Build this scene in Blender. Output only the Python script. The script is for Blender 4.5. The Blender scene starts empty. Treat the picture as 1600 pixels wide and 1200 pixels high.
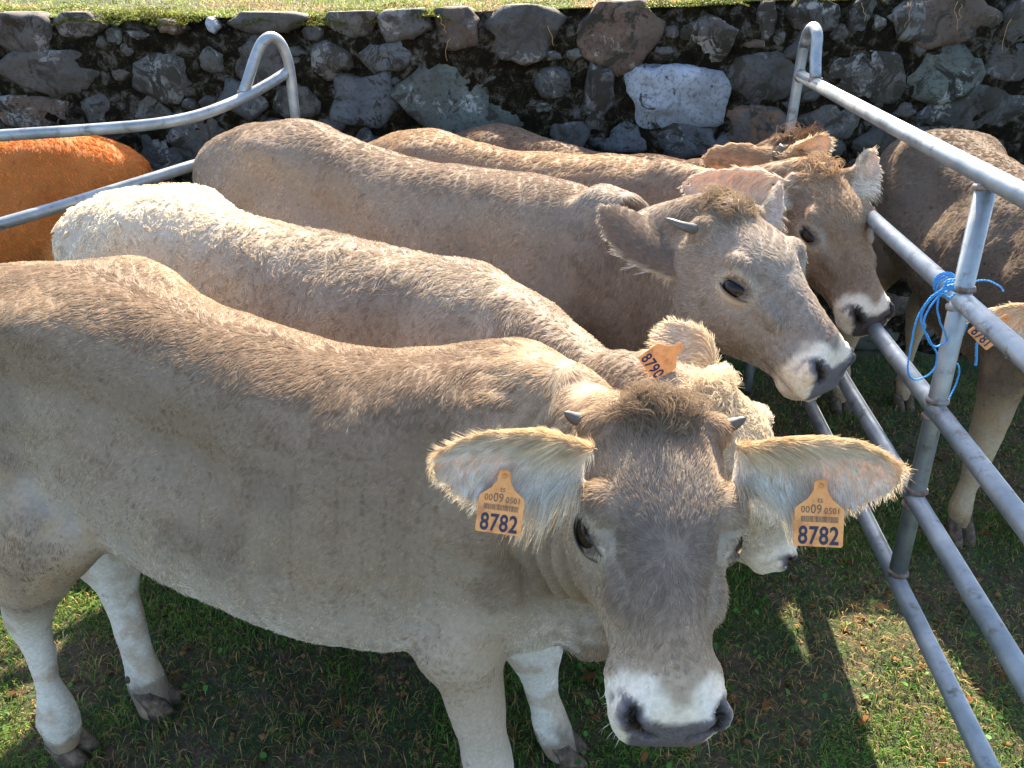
import bpy, math, random
import numpy as np
from mathutils import Vector, Matrix
from mathutils.kdtree import KDTree

# ------------------------------------------------------------------ camera, sky, sun, exposure
scene = bpy.context.scene
col = scene.collection
CAM_H, PITCH, FPX = 1.8, math.radians(28.5), 1202.0
cam_d = bpy.data.cameras.new("camera")
cam_d.sensor_width = 36.0
cam_d.lens = FPX * 36.0 / 1600.0
cam_d.clip_start, cam_d.clip_end = 0.05, 500.0
cam = bpy.data.objects.new("camera", cam_d)
cam.location = (0, 0, CAM_H)
cam.rotation_euler = (math.radians(90) - PITCH, 0, 0)
col.objects.link(cam)
scene.camera = cam

SUN_EL, SUN_AZ = math.radians(41.5), math.radians(8)      # azimuth measured from +Y towards +X
world = bpy.data.worlds.new("World")
scene.world = world
world.use_nodes = True
wn = world.node_tree
sky = wn.nodes.new("ShaderNodeTexSky")
sky.sky_type = 'NISHITA'
sky.sun_disc = False
sky.sun_elevation = SUN_EL
sky.sun_rotation = SUN_AZ
sky.air_density = 1.0
sky.dust_density = 2.0
wn.links.new(sky.outputs[0], wn.nodes["Background"].inputs[0])
wn.nodes["Background"].inputs[1].default_value = 0.118
sun_d = bpy.data.lights.new("sun", 'SUN')
sun_d.energy = 5.0
sun_d.angle = math.radians(0.53)
sun_d.color = (1.0, 0.86, 0.66)
sun = bpy.data.objects.new("sun", sun_d)
SUN_DIR = Vector((math.sin(SUN_AZ) * math.cos(SUN_EL), math.cos(SUN_AZ) * math.cos(SUN_EL), math.sin(SUN_EL)))
sun.rotation_euler = SUN_DIR.to_track_quat('Z', 'Y').to_euler()
sun.location = SUN_DIR * 8
col.objects.link(sun)
scene.view_settings.view_transform = 'Standard'
scene.view_settings.look = 'None'
scene.view_settings.exposure = 2.12
scene.view_settings.gamma = 1.0
scene.view_settings.use_curve_mapping = False
scene.cycles.use_denoising = True
scene.cycles.use_adaptive_sampling = True
scene.cycles.adaptive_threshold = 0.015
scene.cycles.max_bounces = 6
scene.cycles.diffuse_bounces = 3
scene.cycles.glossy_bounces = 2
scene.cycles.transmission_bounces = 3
scene.cycles.transparent_max_bounces = 4
try:
    scene.cycles_curves.shape = 'RIBBONS'
    scene.cycles_curves.subdivisions = 2
except Exception:
    pass

HAIR = True
RNG = np.random.default_rng(7)
random.seed(7)
SP, CP = math.sin(PITCH), math.cos(PITCH)
CAMP = np.array([0, 0, CAM_H])

# ------------------------------------------------------------------ measuring helpers
def ray(u, v):
    a, b = (u - 800) / FPX, (v - 600) / FPX
    return np.array([a, CP - b * SP, -SP - b * CP])

def D(u, v, d):            # point at a camera depth
    return CAMP + ray(u, v) * d

def Y(u, v, y):            # point at a ground distance
    r = ray(u, v)
    return CAMP + r * (y / r[1])

def Z(u, v, z):            # point at a height
    r = ray(u, v)
    return CAMP + r * ((z - CAM_H) / r[2])

def project(p):
    p = np.asarray(p, float) - CAMP
    dep = p[..., 1] * CP - p[..., 2] * SP
    dn = -p[..., 1] * SP - p[..., 2] * CP
    return 800 + FPX * p[..., 0] / dep, 600 + FPX * dn / dep, dep

# ------------------------------------------------------------------ noise
def _hash(i, j, k, seed):
    i, j, k = i.astype(np.int64), j.astype(np.int64), k.astype(np.int64)
    h = (i * 73856093) ^ (j * 19349663) ^ (k * 83492791) ^ (seed * 2654435761)
    h = (h ^ (h >> 13)) * 1274126177
    h = h ^ (h >> 16)
    return (h & 0xFFFFFF) / float(0xFFFFFF)

def vnoise(p, freq, seed=0):
    q = np.asarray(p, float) * freq + 1000.0
    f0 = np.floor(q)
    t = q - f0
    t = t * t * (3 - 2 * t)
    out = 0
    for dx in (0, 1):
        wx = t[:, 0] if dx else 1 - t[:, 0]
        for dy in (0, 1):
            wy = t[:, 1] if dy else 1 - t[:, 1]
            for dz in (0, 1):
                wz = t[:, 2] if dz else 1 - t[:, 2]
                out = out + wx * wy * wz * _hash(f0[:, 0] + dx, f0[:, 1] + dy, f0[:, 2] + dz, seed)
    return out

def fbm(p, freq, seed=0, oct=3):
    s, a, tot = 0, 1.0, 0
    for o in range(oct):
        s = s + a * vnoise(p, freq * 2 ** o, seed + o)
        tot += a
        a *= 0.5
    return s / tot

def worley_center(p, cell, seed=0):
    """nearest jittered cell point (for clumping hair)"""
    q = np.asarray(p) / cell + 1000.0
    f0 = np.floor(q)
    best = np.full(len(q), 1e9)
    bc = np.zeros_like(q)
    for dx in (-1, 0, 1):
        for dy in (-1, 0, 1):
            for dz in (-1, 0, 1):
                c = f0 + np.array([dx, dy, dz])
                j = np.stack([_hash(c[:, 0], c[:, 1], c[:, 2], seed + s) for s in (11, 12, 13)], 1)
                cc = c + j
                dd = ((cc - q) ** 2).sum(1)
                m = dd < best
                best[m] = dd[m]
                bc[m] = cc[m]
    return (bc - 1000.0) * cell

def smooth(a, b, x):
    t = np.clip((x - a) / (b - a), 0, 1)
    return t * t * (3 - 2 * t)

def norm(v):
    v = np.asarray(v, float)
    return v / np.maximum(np.linalg.norm(v, axis=-1, keepdims=True), 1e-9)

def srgb(r, g, b):
    c = np.array([r, g, b], float) / 255
    return np.where(c <= 0.04045, c / 12.92, ((c + 0.055) / 1.055) ** 2.4)

# ------------------------------------------------------------------ object helpers
def mesh_obj(name, verts, faces, mat=None, parent=None, smooth_shade=True):
    me = bpy.data.meshes.new(name)
    me.from_pydata([tuple(map(float, v)) for v in verts], [], [tuple(f) for f in faces])
    me.update()
    if smooth_shade:
        me.polygons.foreach_set("use_smooth", [True] * len(me.polygons))
    if mat:
        me.materials.append(mat)
    o = bpy.data.objects.new(name, me)
    col.objects.link(o)
    if parent:
        attach(o, parent)
    return o

def attach(o, parent):
    o.parent = parent
    o.matrix_parent_inverse = Matrix.Translation(parent.location).inverted()

def empty(name, loc):
    o = bpy.data.objects.new(name, None)
    o.location = tuple(map(float, loc))
    o.empty_display_size = 0.1
    col.objects.link(o)
    return o

def tag(o, label=None, cat=None, group=None, kind=None):
    for k, v in (("label", label), ("category", cat), ("group", group), ("kind", kind)):
        if v:
            o[k] = v
    return o

def catmull(pts, n):
    P = np.asarray(pts, float)
    P = np.vstack([2 * P[0] - P[1], P, 2 * P[-1] - P[-2]])
    out = []
    m = len(P) - 3
    for i in range(n):
        t = i / (n - 1) * m
        k = min(int(t), m - 1)
        t -= k
        a, b, c, d = P[k], P[k + 1], P[k + 2], P[k + 3]
        out.append(0.5 * (2 * b + (c - a) * t + (2 * a - 5 * b + 4 * c - d) * t * t + (3 * b - a - 3 * c + d) * t ** 3))
    return np.array(out)

def loft_faces(n, m, cap=True):
    F = []
    for i in range(n - 1):
        for j in range(m):
            k = (j + 1) % m
            F.append((i * m + j, i * m + k, (i + 1) * m + k, (i + 1) * m + j))
    if cap:
        F.append(tuple(reversed(range(m))))
        F.append(tuple((n - 1) * m + j for j in range(m)))
    return F

def tube(points, radius, m=14, closed=False):
    P = np.asarray(points, float)
    n = len(P)
    R = np.broadcast_to(np.asarray(radius, float), (n,))
    T = np.zeros_like(P)
    T[1:-1] = P[2:] - P[:-2]
    T[0], T[-1] = P[1] - P[0], P[-1] - P[-2]
    T = norm(T)
    u = np.cross(T[0], [0, 0, 1.0])
    if np.linalg.norm(u) < 0.1:
        u = np.cross(T[0], [1.0, 0, 0])
    u = norm(u)
    V = []
    for i in range(n):
        u = norm(u - T[i] * np.dot(u, T[i]))
        w = np.cross(T[i], u)
        for j in range(m):
            a = 2 * math.pi * j / m
            V.append(P[i] + R[i] * (math.cos(a) * u + math.sin(a) * w))
    return V, loft_faces(n, m)

# ------------------------------------------------------------------ material helpers
def new_mat(name):
    m = bpy.data.materials.new(name)
    m.use_nodes = True
    nt = m.node_tree
    return m, nt, nt.nodes["Principled BSDF"]

def nnode(nt, kind, **kw):
    n = nt.nodes.new(kind)
    for k, v in kw.items():
        if k in n.inputs:
            n.inputs[k].default_value = v
        else:
            setattr(n, k, v)
    return n

def ramp(nt, fac, stops):
    r = nt.nodes.new("ShaderNodeValToRGB")
    el = r.color_ramp.elements
    while len(el) < len(stops):
        el.new(0.5)
    for e, (p, c) in zip(el, stops):
        e.position = p
        e.color = (*c, 1) if len(c) == 3 else c
    nt.links.new(fac, r.inputs[0])
    return r.outputs[0]

def noise_tex(nt, scale, detail=4.0, rough=0.55, vec=None, dist=0.0):
    n = nnode(nt, "ShaderNodeTexNoise", Scale=scale, Detail=detail, Roughness=rough, Distortion=dist)
    if vec is not None:
        nt.links.new(vec, n.inputs["Vector"])
    return n.outputs["Fac"]

def mixc(nt, fac, a, b, mode='MIX'):
    m = nt.nodes.new("ShaderNodeMix")
    m.data_type = 'RGBA'
    m.blend_type = mode
    for s, val in ((0, fac), (6, a), (7, b)):
        if hasattr(val, "is_output") or isinstance(val, bpy.types.NodeSocket):
            nt.links.new(val, m.inputs[s])
        elif s == 0:
            m.inputs[0].default_value = val
        else:
            m.inputs[s].default_value = (*val, 1)
    return m.outputs[2]

def bump(nt, bsdf, height, strength=0.5, dist=0.01):
    b = nnode(nt, "ShaderNodeBump", Strength=strength, Distance=dist)
    nt.links.new(height, b.inputs["Height"])
    nt.links.new(b.outputs[0], bsdf.inputs["Normal"])

def objcoord(nt):
    return nt.nodes.new("ShaderNodeTexCoord").outputs["Object"]
# ------------------------------------------------------------------ materials
def mat_galvanised():
    m, nt, b = new_mat("galvanised_steel")
    oc = objcoord(nt)
    n1 = noise_tex(nt, 9, 5, 0.6, oc)
    n2 = noise_tex(nt, 60, 3, 0.5, oc)
    c = ramp(nt, n1, [(0.3, (0.17, 0.20, 0.22)), (0.55, (0.30, 0.33, 0.345)), (0.75, (0.42, 0.44, 0.44))])
    n3 = noise_tex(nt, 22, 6, 0.7, oc)
    dirt = ramp(nt, n3, [(0.56, (0, 0, 0)), (0.68, (0.9, 0.9, 0.9))])
    c = mixc(nt, dirt, c, (0.13, 0.12, 0.10))
    nt.links.new(c, b.inputs["Base Color"])
    b.inputs["Metallic"].default_value = 0.55
    r = ramp(nt, n2, [(0.3, (0.38,) * 3), (0.7, (0.58,) * 3)])
    nt.links.new(r, b.inputs["Roughness"])
    bump(nt, b, n2, 0.12, 0.002)
    return m

def mat_weld():
    m, nt, b = new_mat("rusty_weld")
    n1 = noise_tex(nt, 45, 4, 0.6, objcoord(nt))
    c = ramp(nt, n1, [(0.35, (0.13, 0.07, 0.04)), (0.6, (0.25, 0.23, 0.21))])
    nt.links.new(c, b.inputs["Base Color"])
    b.inputs["Roughness"].default_value = 0.7
    b.inputs["Metallic"].default_value = 0.3
    return m

def mat_plain(name, colr, rough=0.5, **kw):
    m, nt, b = new_mat(name)
    n1 = noise_tex(nt, 40, 3, 0.5, objcoord(nt))
    c = mixc(nt, n1, tuple(np.array(colr) * 0.85), tuple(np.minimum(np.array(colr) * 1.12, 1)))
    nt.links.new(c, b.inputs["Base Color"])
    b.inputs["Roughness"].default_value = rough
    for k, v in kw.items():
        b.inputs[k].default_value = v
    return m

def mat_stone(name, dark, light, lichen=0.5, moss=0.5, tint=None):
    m, nt, b = new_mat(name)
    geo = nt.nodes.new("ShaderNodeNewGeometry")
    pos = geo.outputs["Position"]
    n1 = noise_tex(nt, 7, 6, 0.62, pos, 0.4)
    c = ramp(nt, n1, [(0.28, dark), (0.52, tuple((np.array(dark) + light) / 2)), (0.75, light)])
    if tint:
        nT = noise_tex(nt, 11, 4, 0.6, pos, 0.6)
        c = mixc(nt, ramp(nt, nT, [(0.42, (0, 0, 0)), (0.62, (1, 1, 1))]), c, tint)
    n2 = noise_tex(nt, 55, 5, 0.75, pos)
    c = mixc(nt, ramp(nt, n2, [(0.36, (0.75, 0.75, 0.75)), (0.5, (0, 0, 0))]), c, tuple(np.array(dark) * 0.3))
    # pale crusty lichen
    n3 = noise_tex(nt, 26, 6, 0.72, pos, 0.8)
    n3b = noise_tex(nt, 5, 2, 0.5, pos)
    mul = nnode(nt, "ShaderNodeMath", operation='MULTIPLY')
    nt.links.new(n3, mul.inputs[0]); nt.links.new(n3b, mul.inputs[1])
    lo = 0.36 - 0.10 * lichen
    c = mixc(nt, ramp(nt, mul.outputs[0], [(lo, (0, 0, 0)), (lo + 0.035, (0.8, 0.8, 0.8))]), c, (0.30, 0.30, 0.285))
    # dark moss creeping in
    n4 = noise_tex(nt, 8.5, 7, 0.72, pos, 1.0)
    t = 0.585 - 0.14 * moss
    c = mixc(nt, ramp(nt, n4, [(t, (0, 0, 0)), (t + 0.05, (1, 1, 1))]), c, (0.016, 0.014, 0.008))
    n5 = noise_tex(nt, 2.2, 4, 0.6, pos, 0.5)          # broad weather stains
    c = mixc(nt, ramp(nt, n5, [(0.42, (0.55, 0.55, 0.55)), (0.60, (0, 0, 0))]), c, (0.05, 0.042, 0.032))
    nt.links.new(c, b.inputs["Base Color"])
    b.inputs["Roughness"].default_value = 0.86
    add = nnode(nt, "ShaderNodeMath", operation='ADD')
    nt.links.new(n1, add.inputs[0]); nt.links.new(n2, add.inputs[1])
    bump(nt, b, add.outputs[0], 0.55, 0.009)
    return m

def mat_wall_core():
    m, nt, b = new_mat("mossy_joint")
    geo = nt.nodes.new("ShaderNodeNewGeometry")
    pos = geo.outputs["Position"]
    n1 = noise_tex(nt, 16, 7, 0.75, pos, 0.5)
    c = ramp(nt, n1, [(0.28, (0.004, 0.0035, 0.0025)), (0.47, (0.014, 0.011, 0.006)), (0.53, (0.03, 0.024, 0.012)), (0.575, (0.075, 0.068, 0.056)), (0.68, (0.15, 0.14, 0.125))])
    nt.links.new(c, b.inputs["Base Color"])
    b.inputs["Roughness"].default_value = 1.0
    b.inputs["Specular IOR Level"].default_value = 0.1
    n2 = noise_tex(nt, 90, 4, 0.7, pos)
    bump(nt, b, n2, 1.0, 0.02)
    return m

def mat_ground():
    m, nt, b = new_mat("trodden_turf")
    geo = nt.nodes.new("ShaderNodeNewGeometry")
    pos = geo.outputs["Position"]
    n1 = noise_tex(nt, 5, 6, 0.65, pos, 0.5)
    n2 = noise_tex(nt, 45, 5, 0.7, pos)
    soil = ramp(nt, n2, [(0.3, (0.03, 0.02, 0.012)), (0.55, (0.09, 0.062, 0.036)), (0.75, (0.19, 0.14, 0.085))])
    green = ramp(nt, n2, [(0.3, (0.015, 0.025, 0.008)), (0.7, (0.05, 0.085, 0.022))])
    c = mixc(nt, ramp(nt, n1, [(0.42, (1, 1, 1)), (0.6, (0, 0, 0))]), soil, green)
    nt.links.new(c, b.inputs["Base Color"])
    b.inputs["Roughness"].default_value = 0.95
    bump(nt, b, n2, 1.0, 0.02)
    return m

def mat_attr(name, attr, rough=0.7, transl=0.0, spec=0.3, noise=0.0):
    """material whose colour comes from a per-point colour attribute with fine variation"""
    m, nt, b = new_mat(name)
    at = nnode(nt, "ShaderNodeAttribute", attribute_name=attr)
    c = at.outputs["Color"]
    if noise:
        nz = noise_tex(nt, 120, 3, 0.6, objcoord(nt))
        c = mixc(nt, noise, c, ramp(nt, nz, [(0.3, (0.25, 0.25, 0.25)), (0.7, (1, 1, 1))]), 'MULTIPLY')
    nt.links.new(c, b.inputs["Base Color"])
    b.inputs["Roughness"].default_value = rough
    b.inputs["Specular IOR Level"].default_value = spec
    if transl:
        out = nt.nodes["Material Output"]
        tr = nt.nodes.new("ShaderNodeBsdfTranslucent")
        nt.links.new(c, tr.inputs["Color"])
        mx = nt.nodes.new("ShaderNodeMixShader")
        mx.inputs[0].default_value = transl
        nt.links.new(b.outputs[0], mx.inputs[1])
        nt.links.new(tr.outputs[0], mx.inputs[2])
        nt.links.new(mx.outputs[0], out.inputs[0])
    return m

def mat_hoof():
    m, nt, b = new_mat("muddy_hoof")
    oc = objcoord(nt)
    n1 = noise_tex(nt, 38, 5, 0.7, oc, 0.5)
    c = ramp(nt, n1, [(0.35, (0.035, 0.025, 0.018)), (0.52, (0.10, 0.07, 0.045)), (0.68, (0.20, 0.15, 0.10))])
    nt.links.new(c, b.inputs["Base Color"])
    b.inputs["Roughness"].default_value = 0.85
    bump(nt, b, n1, 0.8, 0.006)
    return m

def mat_tag():
    m, nt, b = new_mat("orange_tag")
    oc = objcoord(nt)
    n1 = noise_tex(nt, 55, 5, 0.65, oc, 0.4)
    c = ramp(nt, n1, [(0.35, (0.55, 0.20, 0.055)), (0.5, (0.80, 0.33, 0.09)), (0.7, (0.86, 0.38, 0.12))])
    n2 = noise_tex(nt, 210, 3, 0.6, oc)
    c = mixc(nt, ramp(nt, n2, [(0.62, (0, 0, 0)), (0.72, (0.7, 0.7, 0.7))]), c, (0.30, 0.17, 0.08))
    nt.links.new(c, b.inputs["Base Color"])
    b.inputs["Roughness"].default_value = 0.5
    return m

def mat_skin():
    """skin under the coat; the thin ears let the sun glow through"""
    m = mat_attr("calf_skin", "coat_color", 0.75, 0.0, 0.2, 0.35)
    nt = m.node_tree
    b = nt.nodes["Principled BSDF"]
    thin = nnode(nt, "ShaderNodeAttribute", attribute_name="thin")
    mul = nnode(nt, "ShaderNodeMath", operation='MULTIPLY')
    nt.links.new(thin.outputs["Fac"], mul.inputs[0]); mul.inputs[1].default_value = 0.30
    tr = nt.nodes.new("ShaderNodeBsdfTranslucent")
    tr.inputs["Color"].default_value = (0.92, 0.62, 0.45, 1)
    wet = nnode(nt, "ShaderNodeAttribute", attribute_name="wet")
    rg = nnode(nt, "ShaderNodeMapRange")
    rg.inputs[3].default_value = 0.75; rg.inputs[4].default_value = 0.30
    nt.links.new(wet.outputs["Fac"], rg.inputs[0]); nt.links.new(rg.outputs[0], b.inputs["Roughness"])
    vo = nnode(nt, "ShaderNodeTexVoronoi", Scale=260.0)
    nt.links.new(objcoord(nt), vo.inputs["Vector"])
    wm = nnode(nt, "ShaderNodeMath", operation='MULTIPLY')
    nt.links.new(vo.outputs["Distance"], wm.inputs[0]); nt.links.new(wet.outputs["Fac"], wm.inputs[1])
    bump(nt, b, wm.outputs[0], 0.5, 0.0025)
    mx = nt.nodes.new("ShaderNodeMixShader")
    nt.links.new(mul.outputs[0], mx.inputs[0])
    nt.links.new(b.outputs[0], mx.inputs[1]); nt.links.new(tr.outputs[0], mx.inputs[2])
    nt.links.new(mx.outputs[0], nt.nodes["Material Output"].inputs[0])
    return m

def mat_hair():
    m = bpy.data.materials.new("calf_hair")
    m.use_nodes = True
    nt = m.node_tree
    nt.nodes.clear()
    out = nt.nodes.new("ShaderNodeOutputMaterial")
    at = nnode(nt, "ShaderNodeAttribute", attribute_name="hair_color")
    dif = nt.nodes.new("ShaderNodeBsdfDiffuse")
    tr = nt.nodes.new("ShaderNodeBsdfTranslucent")
    nt.links.new(at.outputs["Color"], dif.inputs["Color"])
    nt.links.new(at.outputs["Color"], tr.inputs["Color"])
    mx = nt.nodes.new("ShaderNodeMixShader"); mx.inputs[0].default_value = 0.38
    nt.links.new(dif.outputs[0], mx.inputs[1]); nt.links.new(tr.outputs[0], mx.inputs[2])
    gl = nt.nodes.new("ShaderNodeBsdfHair")
    gl.component = 'Reflection'
    gl.inputs["Color"].default_value = (0.9, 0.85, 0.8, 1)
    gl.inputs["RoughnessU"].default_value = 0.35
    gl.inputs["RoughnessV"].default_value = 0.6
    mx2 = nt.nodes.new("ShaderNodeMixShader"); mx2.inputs[0].default_value = 0.03
    nt.links.new(mx.outputs[0], mx2.inputs[1]); nt.links.new(gl.outputs[0], mx2.inputs[2])
    nt.links.new(mx2.outputs[0], out.inputs[0])
    return m

M = dict(
    steel=mat_galvanised(), weld=mat_weld(),
    core=mat_wall_core(), ground=mat_ground(),
    skin=mat_skin(),
    lid=mat_attr("eyelid_skin", "coat_color", 0.6, 0.0, 0.3),
    hair=mat_hair(),
    grass=mat_attr("grass_blades", "blade_color", 0.55, 0.35, 0.25),
    litter=mat_attr("dry_litter", "blade_color", 0.85, 0.1, 0.1),
    eye=mat_plain("dark_eye", (0.010, 0.006, 0.004), 0.18, **{"Specular IOR Level": 0.3}),
    whisker=mat_plain("pale_whisker", (0.62, 0.56, 0.48), 0.5),
    horn=mat_plain("grey_horn", (0.085, 0.083, 0.075), 0.5),
    hoof=mat_hoof(),
    tag=mat_tag(),
    ink=mat_plain("navy_ink", (0.012, 0.014, 0.045), 0.5),
    grey_ink=mat_plain("faded_ink", (0.16, 0.11, 0.07), 0.6),
    twine=mat_plain("blue_twine", (0.05, 0.30, 0.68), 0.75),
)
STONES = dict(
    grey=mat_stone("grey_stone", (0.058, 0.053, 0.048), (0.155, 0.144, 0.130), 0.5, 0.45),
    dark=mat_stone("dark_stone", (0.035, 0.037, 0.039), (0.101, 0.104, 0.102), 0.35, 0.55),
    blue=mat_stone("blue_grey_stone", (0.054, 0.063, 0.070), (0.148, 0.155, 0.165), 0.4, 0.35),
    white=mat_stone("white_stone", (0.27, 0.31, 0.36), (0.46, 0.51, 0.58), 0.2, 0.0),
    brown=mat_stone("brown_stone", (0.078, 0.048, 0.032), (0.186, 0.133, 0.098), 0.55, 0.5),
    rust=mat_stone("rusty_stone", (0.062, 0.052, 0.044), (0.155, 0.133, 0.112), 0.4, 0.35, (0.210, 0.096, 0.042)),
    green=mat_stone("greenish_stone", (0.047, 0.056, 0.048), (0.132, 0.148, 0.123), 0.4, 0.35),
    lichen=mat_stone("lichen_stone", (0.047, 0.044, 0.042), (0.155, 0.148, 0.137), 1.0, 0.75),
)
# ------------------------------------------------------------------ ground
def ground_z(x, y):
    p = np.stack([np.asarray(x, float), np.asarray(y, float), np.zeros_like(np.asarray(x, float))], 1)
    return (fbm(p, 3.0, 3, 2) - 0.5) * 0.05 + (fbm(p, 14.0, 5, 2) - 0.5) * 0.022

def build_ground():
    xs = np.concatenate([[-60, -20, -8], np.arange(-3.0, 4.01, 0.03), [8, 20, 60]])
    ys = np.concatenate([[-30, -10, -2], np.arange(0.3, 3.9, 0.03)])
    gx, gy = np.meshgrid(xs, ys)
    gz = ground_z(gx.ravel(), gy.ravel())
    V = np.stack([gx.ravel(), gy.ravel(), gz], 1)
    n = len(xs)
    F = [(j * n + i, j * n + i + 1, (j + 1) * n + i + 1, (j + 1) * n + i) for j in range(len(ys) - 1) for i in range(n - 1)]
    o = mesh_obj("ground", V, F, M["ground"])
    tag(o, kind="structure")
    return o
build_ground()

def blades(name, xy, zfun, hmin, hmax, wid, colfun, mat, flat=0.0, seed=1, parent=None):
    r = np.random.default_rng(seed)
    n = len(xy)
    z = zfun(xy[:, 0], xy[:, 1])
    base = np.column_stack([xy, z - 0.004])
    h = r.uniform(hmin, hmax, n) * (0.6 + 0.8 * vnoise(np.column_stack([xy, z * 0]), 6, 9))
    az = r.uniform(0, 2 * np.pi, n)
    lean = np.clip(r.normal(0.9 + flat, 0.35, n), 0.1, 1.5)
    dirv = np.column_stack([np.cos(az), np.sin(az), np.zeros(n)])
    side = np.column_stack([-np.sin(az), np.cos(az), np.zeros(n)])
    tw = r.normal(0, 0.5, n)
    side = norm(side * np.cos(tw)[:, None] + dirv * np.sin(tw)[:, None])
    w = wid * r.uniform(0.6, 1.4, n)
    a1, a2 = lean * 0.45, lean
    up = np.array([0, 0, 1.0])
    mid = base + (dirv * np.sin(a1)[:, None] + up * np.cos(a1)[:, None]) * (h * 0.55)[:, None]
    tip = mid + (dirv * np.sin(a2 * 1.3)[:, None] + up * np.cos(a2 * 1.3)[:, None]) * (h * 0.5)[:, None]
    sw = side * w[:, None]
    V = np.stack([base - sw * 0.7, base + sw * 0.7, mid + sw, mid - sw, tip], 1).reshape(-1, 3)
    me = bpy.data.meshes.new(name)
    me.vertices.add(len(V)); me.vertices.foreach_set("co", V.ravel())
    idx = np.arange(n) * 5
    L = np.column_stack([idx, idx + 1, idx + 2, idx + 3, idx + 3, idx + 2, idx + 4]).ravel()
    me.loops.add(len(L)); me.loops.foreach_set("vertex_index", L)
    ls = np.column_stack([np.arange(n) * 7, np.arange(n) * 7 + 4]).ravel()
    me.polygons.add(2 * n)
    me.polygons.foreach_set("loop_start", ls)
    me.update(calc_edges=True)
    me.validate()
    c = colfun(r, base, n)
    att = me.attributes.new("blade_color", 'FLOAT_COLOR', 'POINT')
    rgba = np.ones((n, 5, 4)); rgba[:, :, :3] = c[:, None, :]
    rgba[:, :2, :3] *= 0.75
    att.data.foreach_set("color", rgba.ravel())
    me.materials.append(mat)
    o = bpy.data.objects.new(name, me)
    col.objects.link(o)
    if parent:
        attach(o, parent)
    return o

def scatter_visible(n, x0, x1, y0, y1, seed):
    r = np.random.default_rng(seed)
    xy = np.column_stack([r.uniform(x0, x1, n), r.uniform(y0, y1, n)])
    u, v, d = project(np.column_stack([xy, np.zeros(n)]))
    return xy[(u > -200) & (u < 1800) & (v < 1330)]

def bare(xy):
    """0 where the turf is thick, 1 where it is trodden away"""
    p = np.column_stack([xy, np.zeros(len(xy))])
    b = smooth(0.50, 0.64, fbm(p, 3.2, 21, 3))
    mud = smooth(0.42, 0.16, np.hypot((xy[:, 0] - 1.45) / 0.9, (xy[:, 1] - 1.75) / 0.55) * 0.5)
    deep = smooth(2.0, 2.6, xy[:, 1])
    return np.clip(b + mud * 0.9 + deep * 0.7, 0, 1)

xy = scatter_visible(260000, -1.9, 2.4, 0.75, 3.6, 31)
rr = np.random.default_rng(32)
keep = rr.uniform(0, 1, len(xy)) > bare(xy) * 0.82
def grass_col(r, b, n):
    t = fbm(b, 5, 41, 2)[:, None]
    c = srgb(66, 100, 36) * (1 - t) + srgb(112, 148, 56) * t
    dry = (r.uniform(0, 1, n) < 0.15)[:, None]
    c = np.where(dry, srgb(165, 140, 92), c)
    return c * r.uniform(0.6, 1.3, n)[:, None]
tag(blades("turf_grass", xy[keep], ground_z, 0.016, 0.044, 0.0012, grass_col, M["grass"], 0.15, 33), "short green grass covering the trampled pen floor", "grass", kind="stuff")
# dry straw and grass litter
xy = scatter_visible(45000, -1.9, 2.4, 0.75, 3.4, 51)
keep = rr.uniform(0, 1, len(xy)) < 0.14 + 0.6 * bare(xy)
def straw_col(r, b, n):
    k = r.uniform(0, 1, n)[:, None]
    return (srgb(118, 92, 58) * (1 - k) + srgb(190, 160, 108) * k) * r.uniform(0.5, 1.1, n)[:, None]
tag(blades("straw_litter", xy[keep], ground_z, 0.02, 0.06, 0.0011, straw_col, M["litter"], 0.65, 53), "dry straw and dead grass scattered over bare soil", "straw", kind="stuff")

def ground_leaves():
    """clover leaves, fallen leaves, crumbs of earth"""
    r = np.random.default_rng(61)
    def patch(name, xy, rad, seg, colfun, tilt, lift, squash, mat, label, cat):
        n = len(xy)
        z = ground_z(xy[:, 0], xy[:, 1]) + r.uniform(*lift, n)
        V, F, C = [], [], []
        for i in range(n):
            R = Matrix.Rotation(r.uniform(0, 6.28), 3, 'Z') @ Matrix.Rotation(r.normal(0, tilt), 3, 'X') @ Matrix.Rotation(r.normal(0, tilt), 3, 'Y')
            R = np.array(R)
            s = r.uniform(*rad)
            k0 = len(V)
            ctr = np.array([xy[i, 0], xy[i, 1], z[i]])
            V.append(ctr + R @ np.array([0, 0, -0.15 * s]))
            for j in range(seg):
                a = 2 * math.pi * j / seg
                q = s * r.uniform(0.8, 1.15)
                V.append(ctr + R @ np.array([q * math.cos(a), q * squash * math.sin(a), 0.12 * q * r.uniform(-1, 1)]))
            for j in range(seg):
                F.append((k0, k0 + 1 + j, k0 + 1 + (j + 1) % seg))
            C.extend([colfun(r)] * (seg + 1))
        o = mesh_obj(name, V, F, mat)
        att = o.data.attributes.new("blade_color", 'FLOAT_COLOR', 'POINT')
        rgba = np.ones((len(V), 4)); rgba[:, :3] = np.array(C)
        att.data.foreach_set("color", rgba.ravel())
        tag(o, label, cat, kind="stuff")
    a = scatter_visible(1500, -1.8, 2.2, 0.8, 3.2, 62)
    p = np.column_stack([a, np.zeros(len(a))])
    a = a[vnoise(p, 4.5, 63) > 0.45]
    patch("clover_leaves", a, (0.005, 0.011), 6, lambda q: srgb(72, 116, 46) * q.uniform(0.7, 1.25), 0.45, (0.015, 0.035), 0.8, M["grass"], "small round clover leaves growing among the grass", "clover")
    b = scatter_visible(230, -1.8, 2.2, 0.8, 3.2, 64)
    patch("fallen_leaves", b, (0.010, 0.026), 7, lambda q: srgb(112, 78, 46) * q.uniform(0.45, 1.2), 0.35, (0.006, 0.02), 0.5, M["litter"], "brown withered leaves lying in the grass", "leaves")
ground_leaves()

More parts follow.
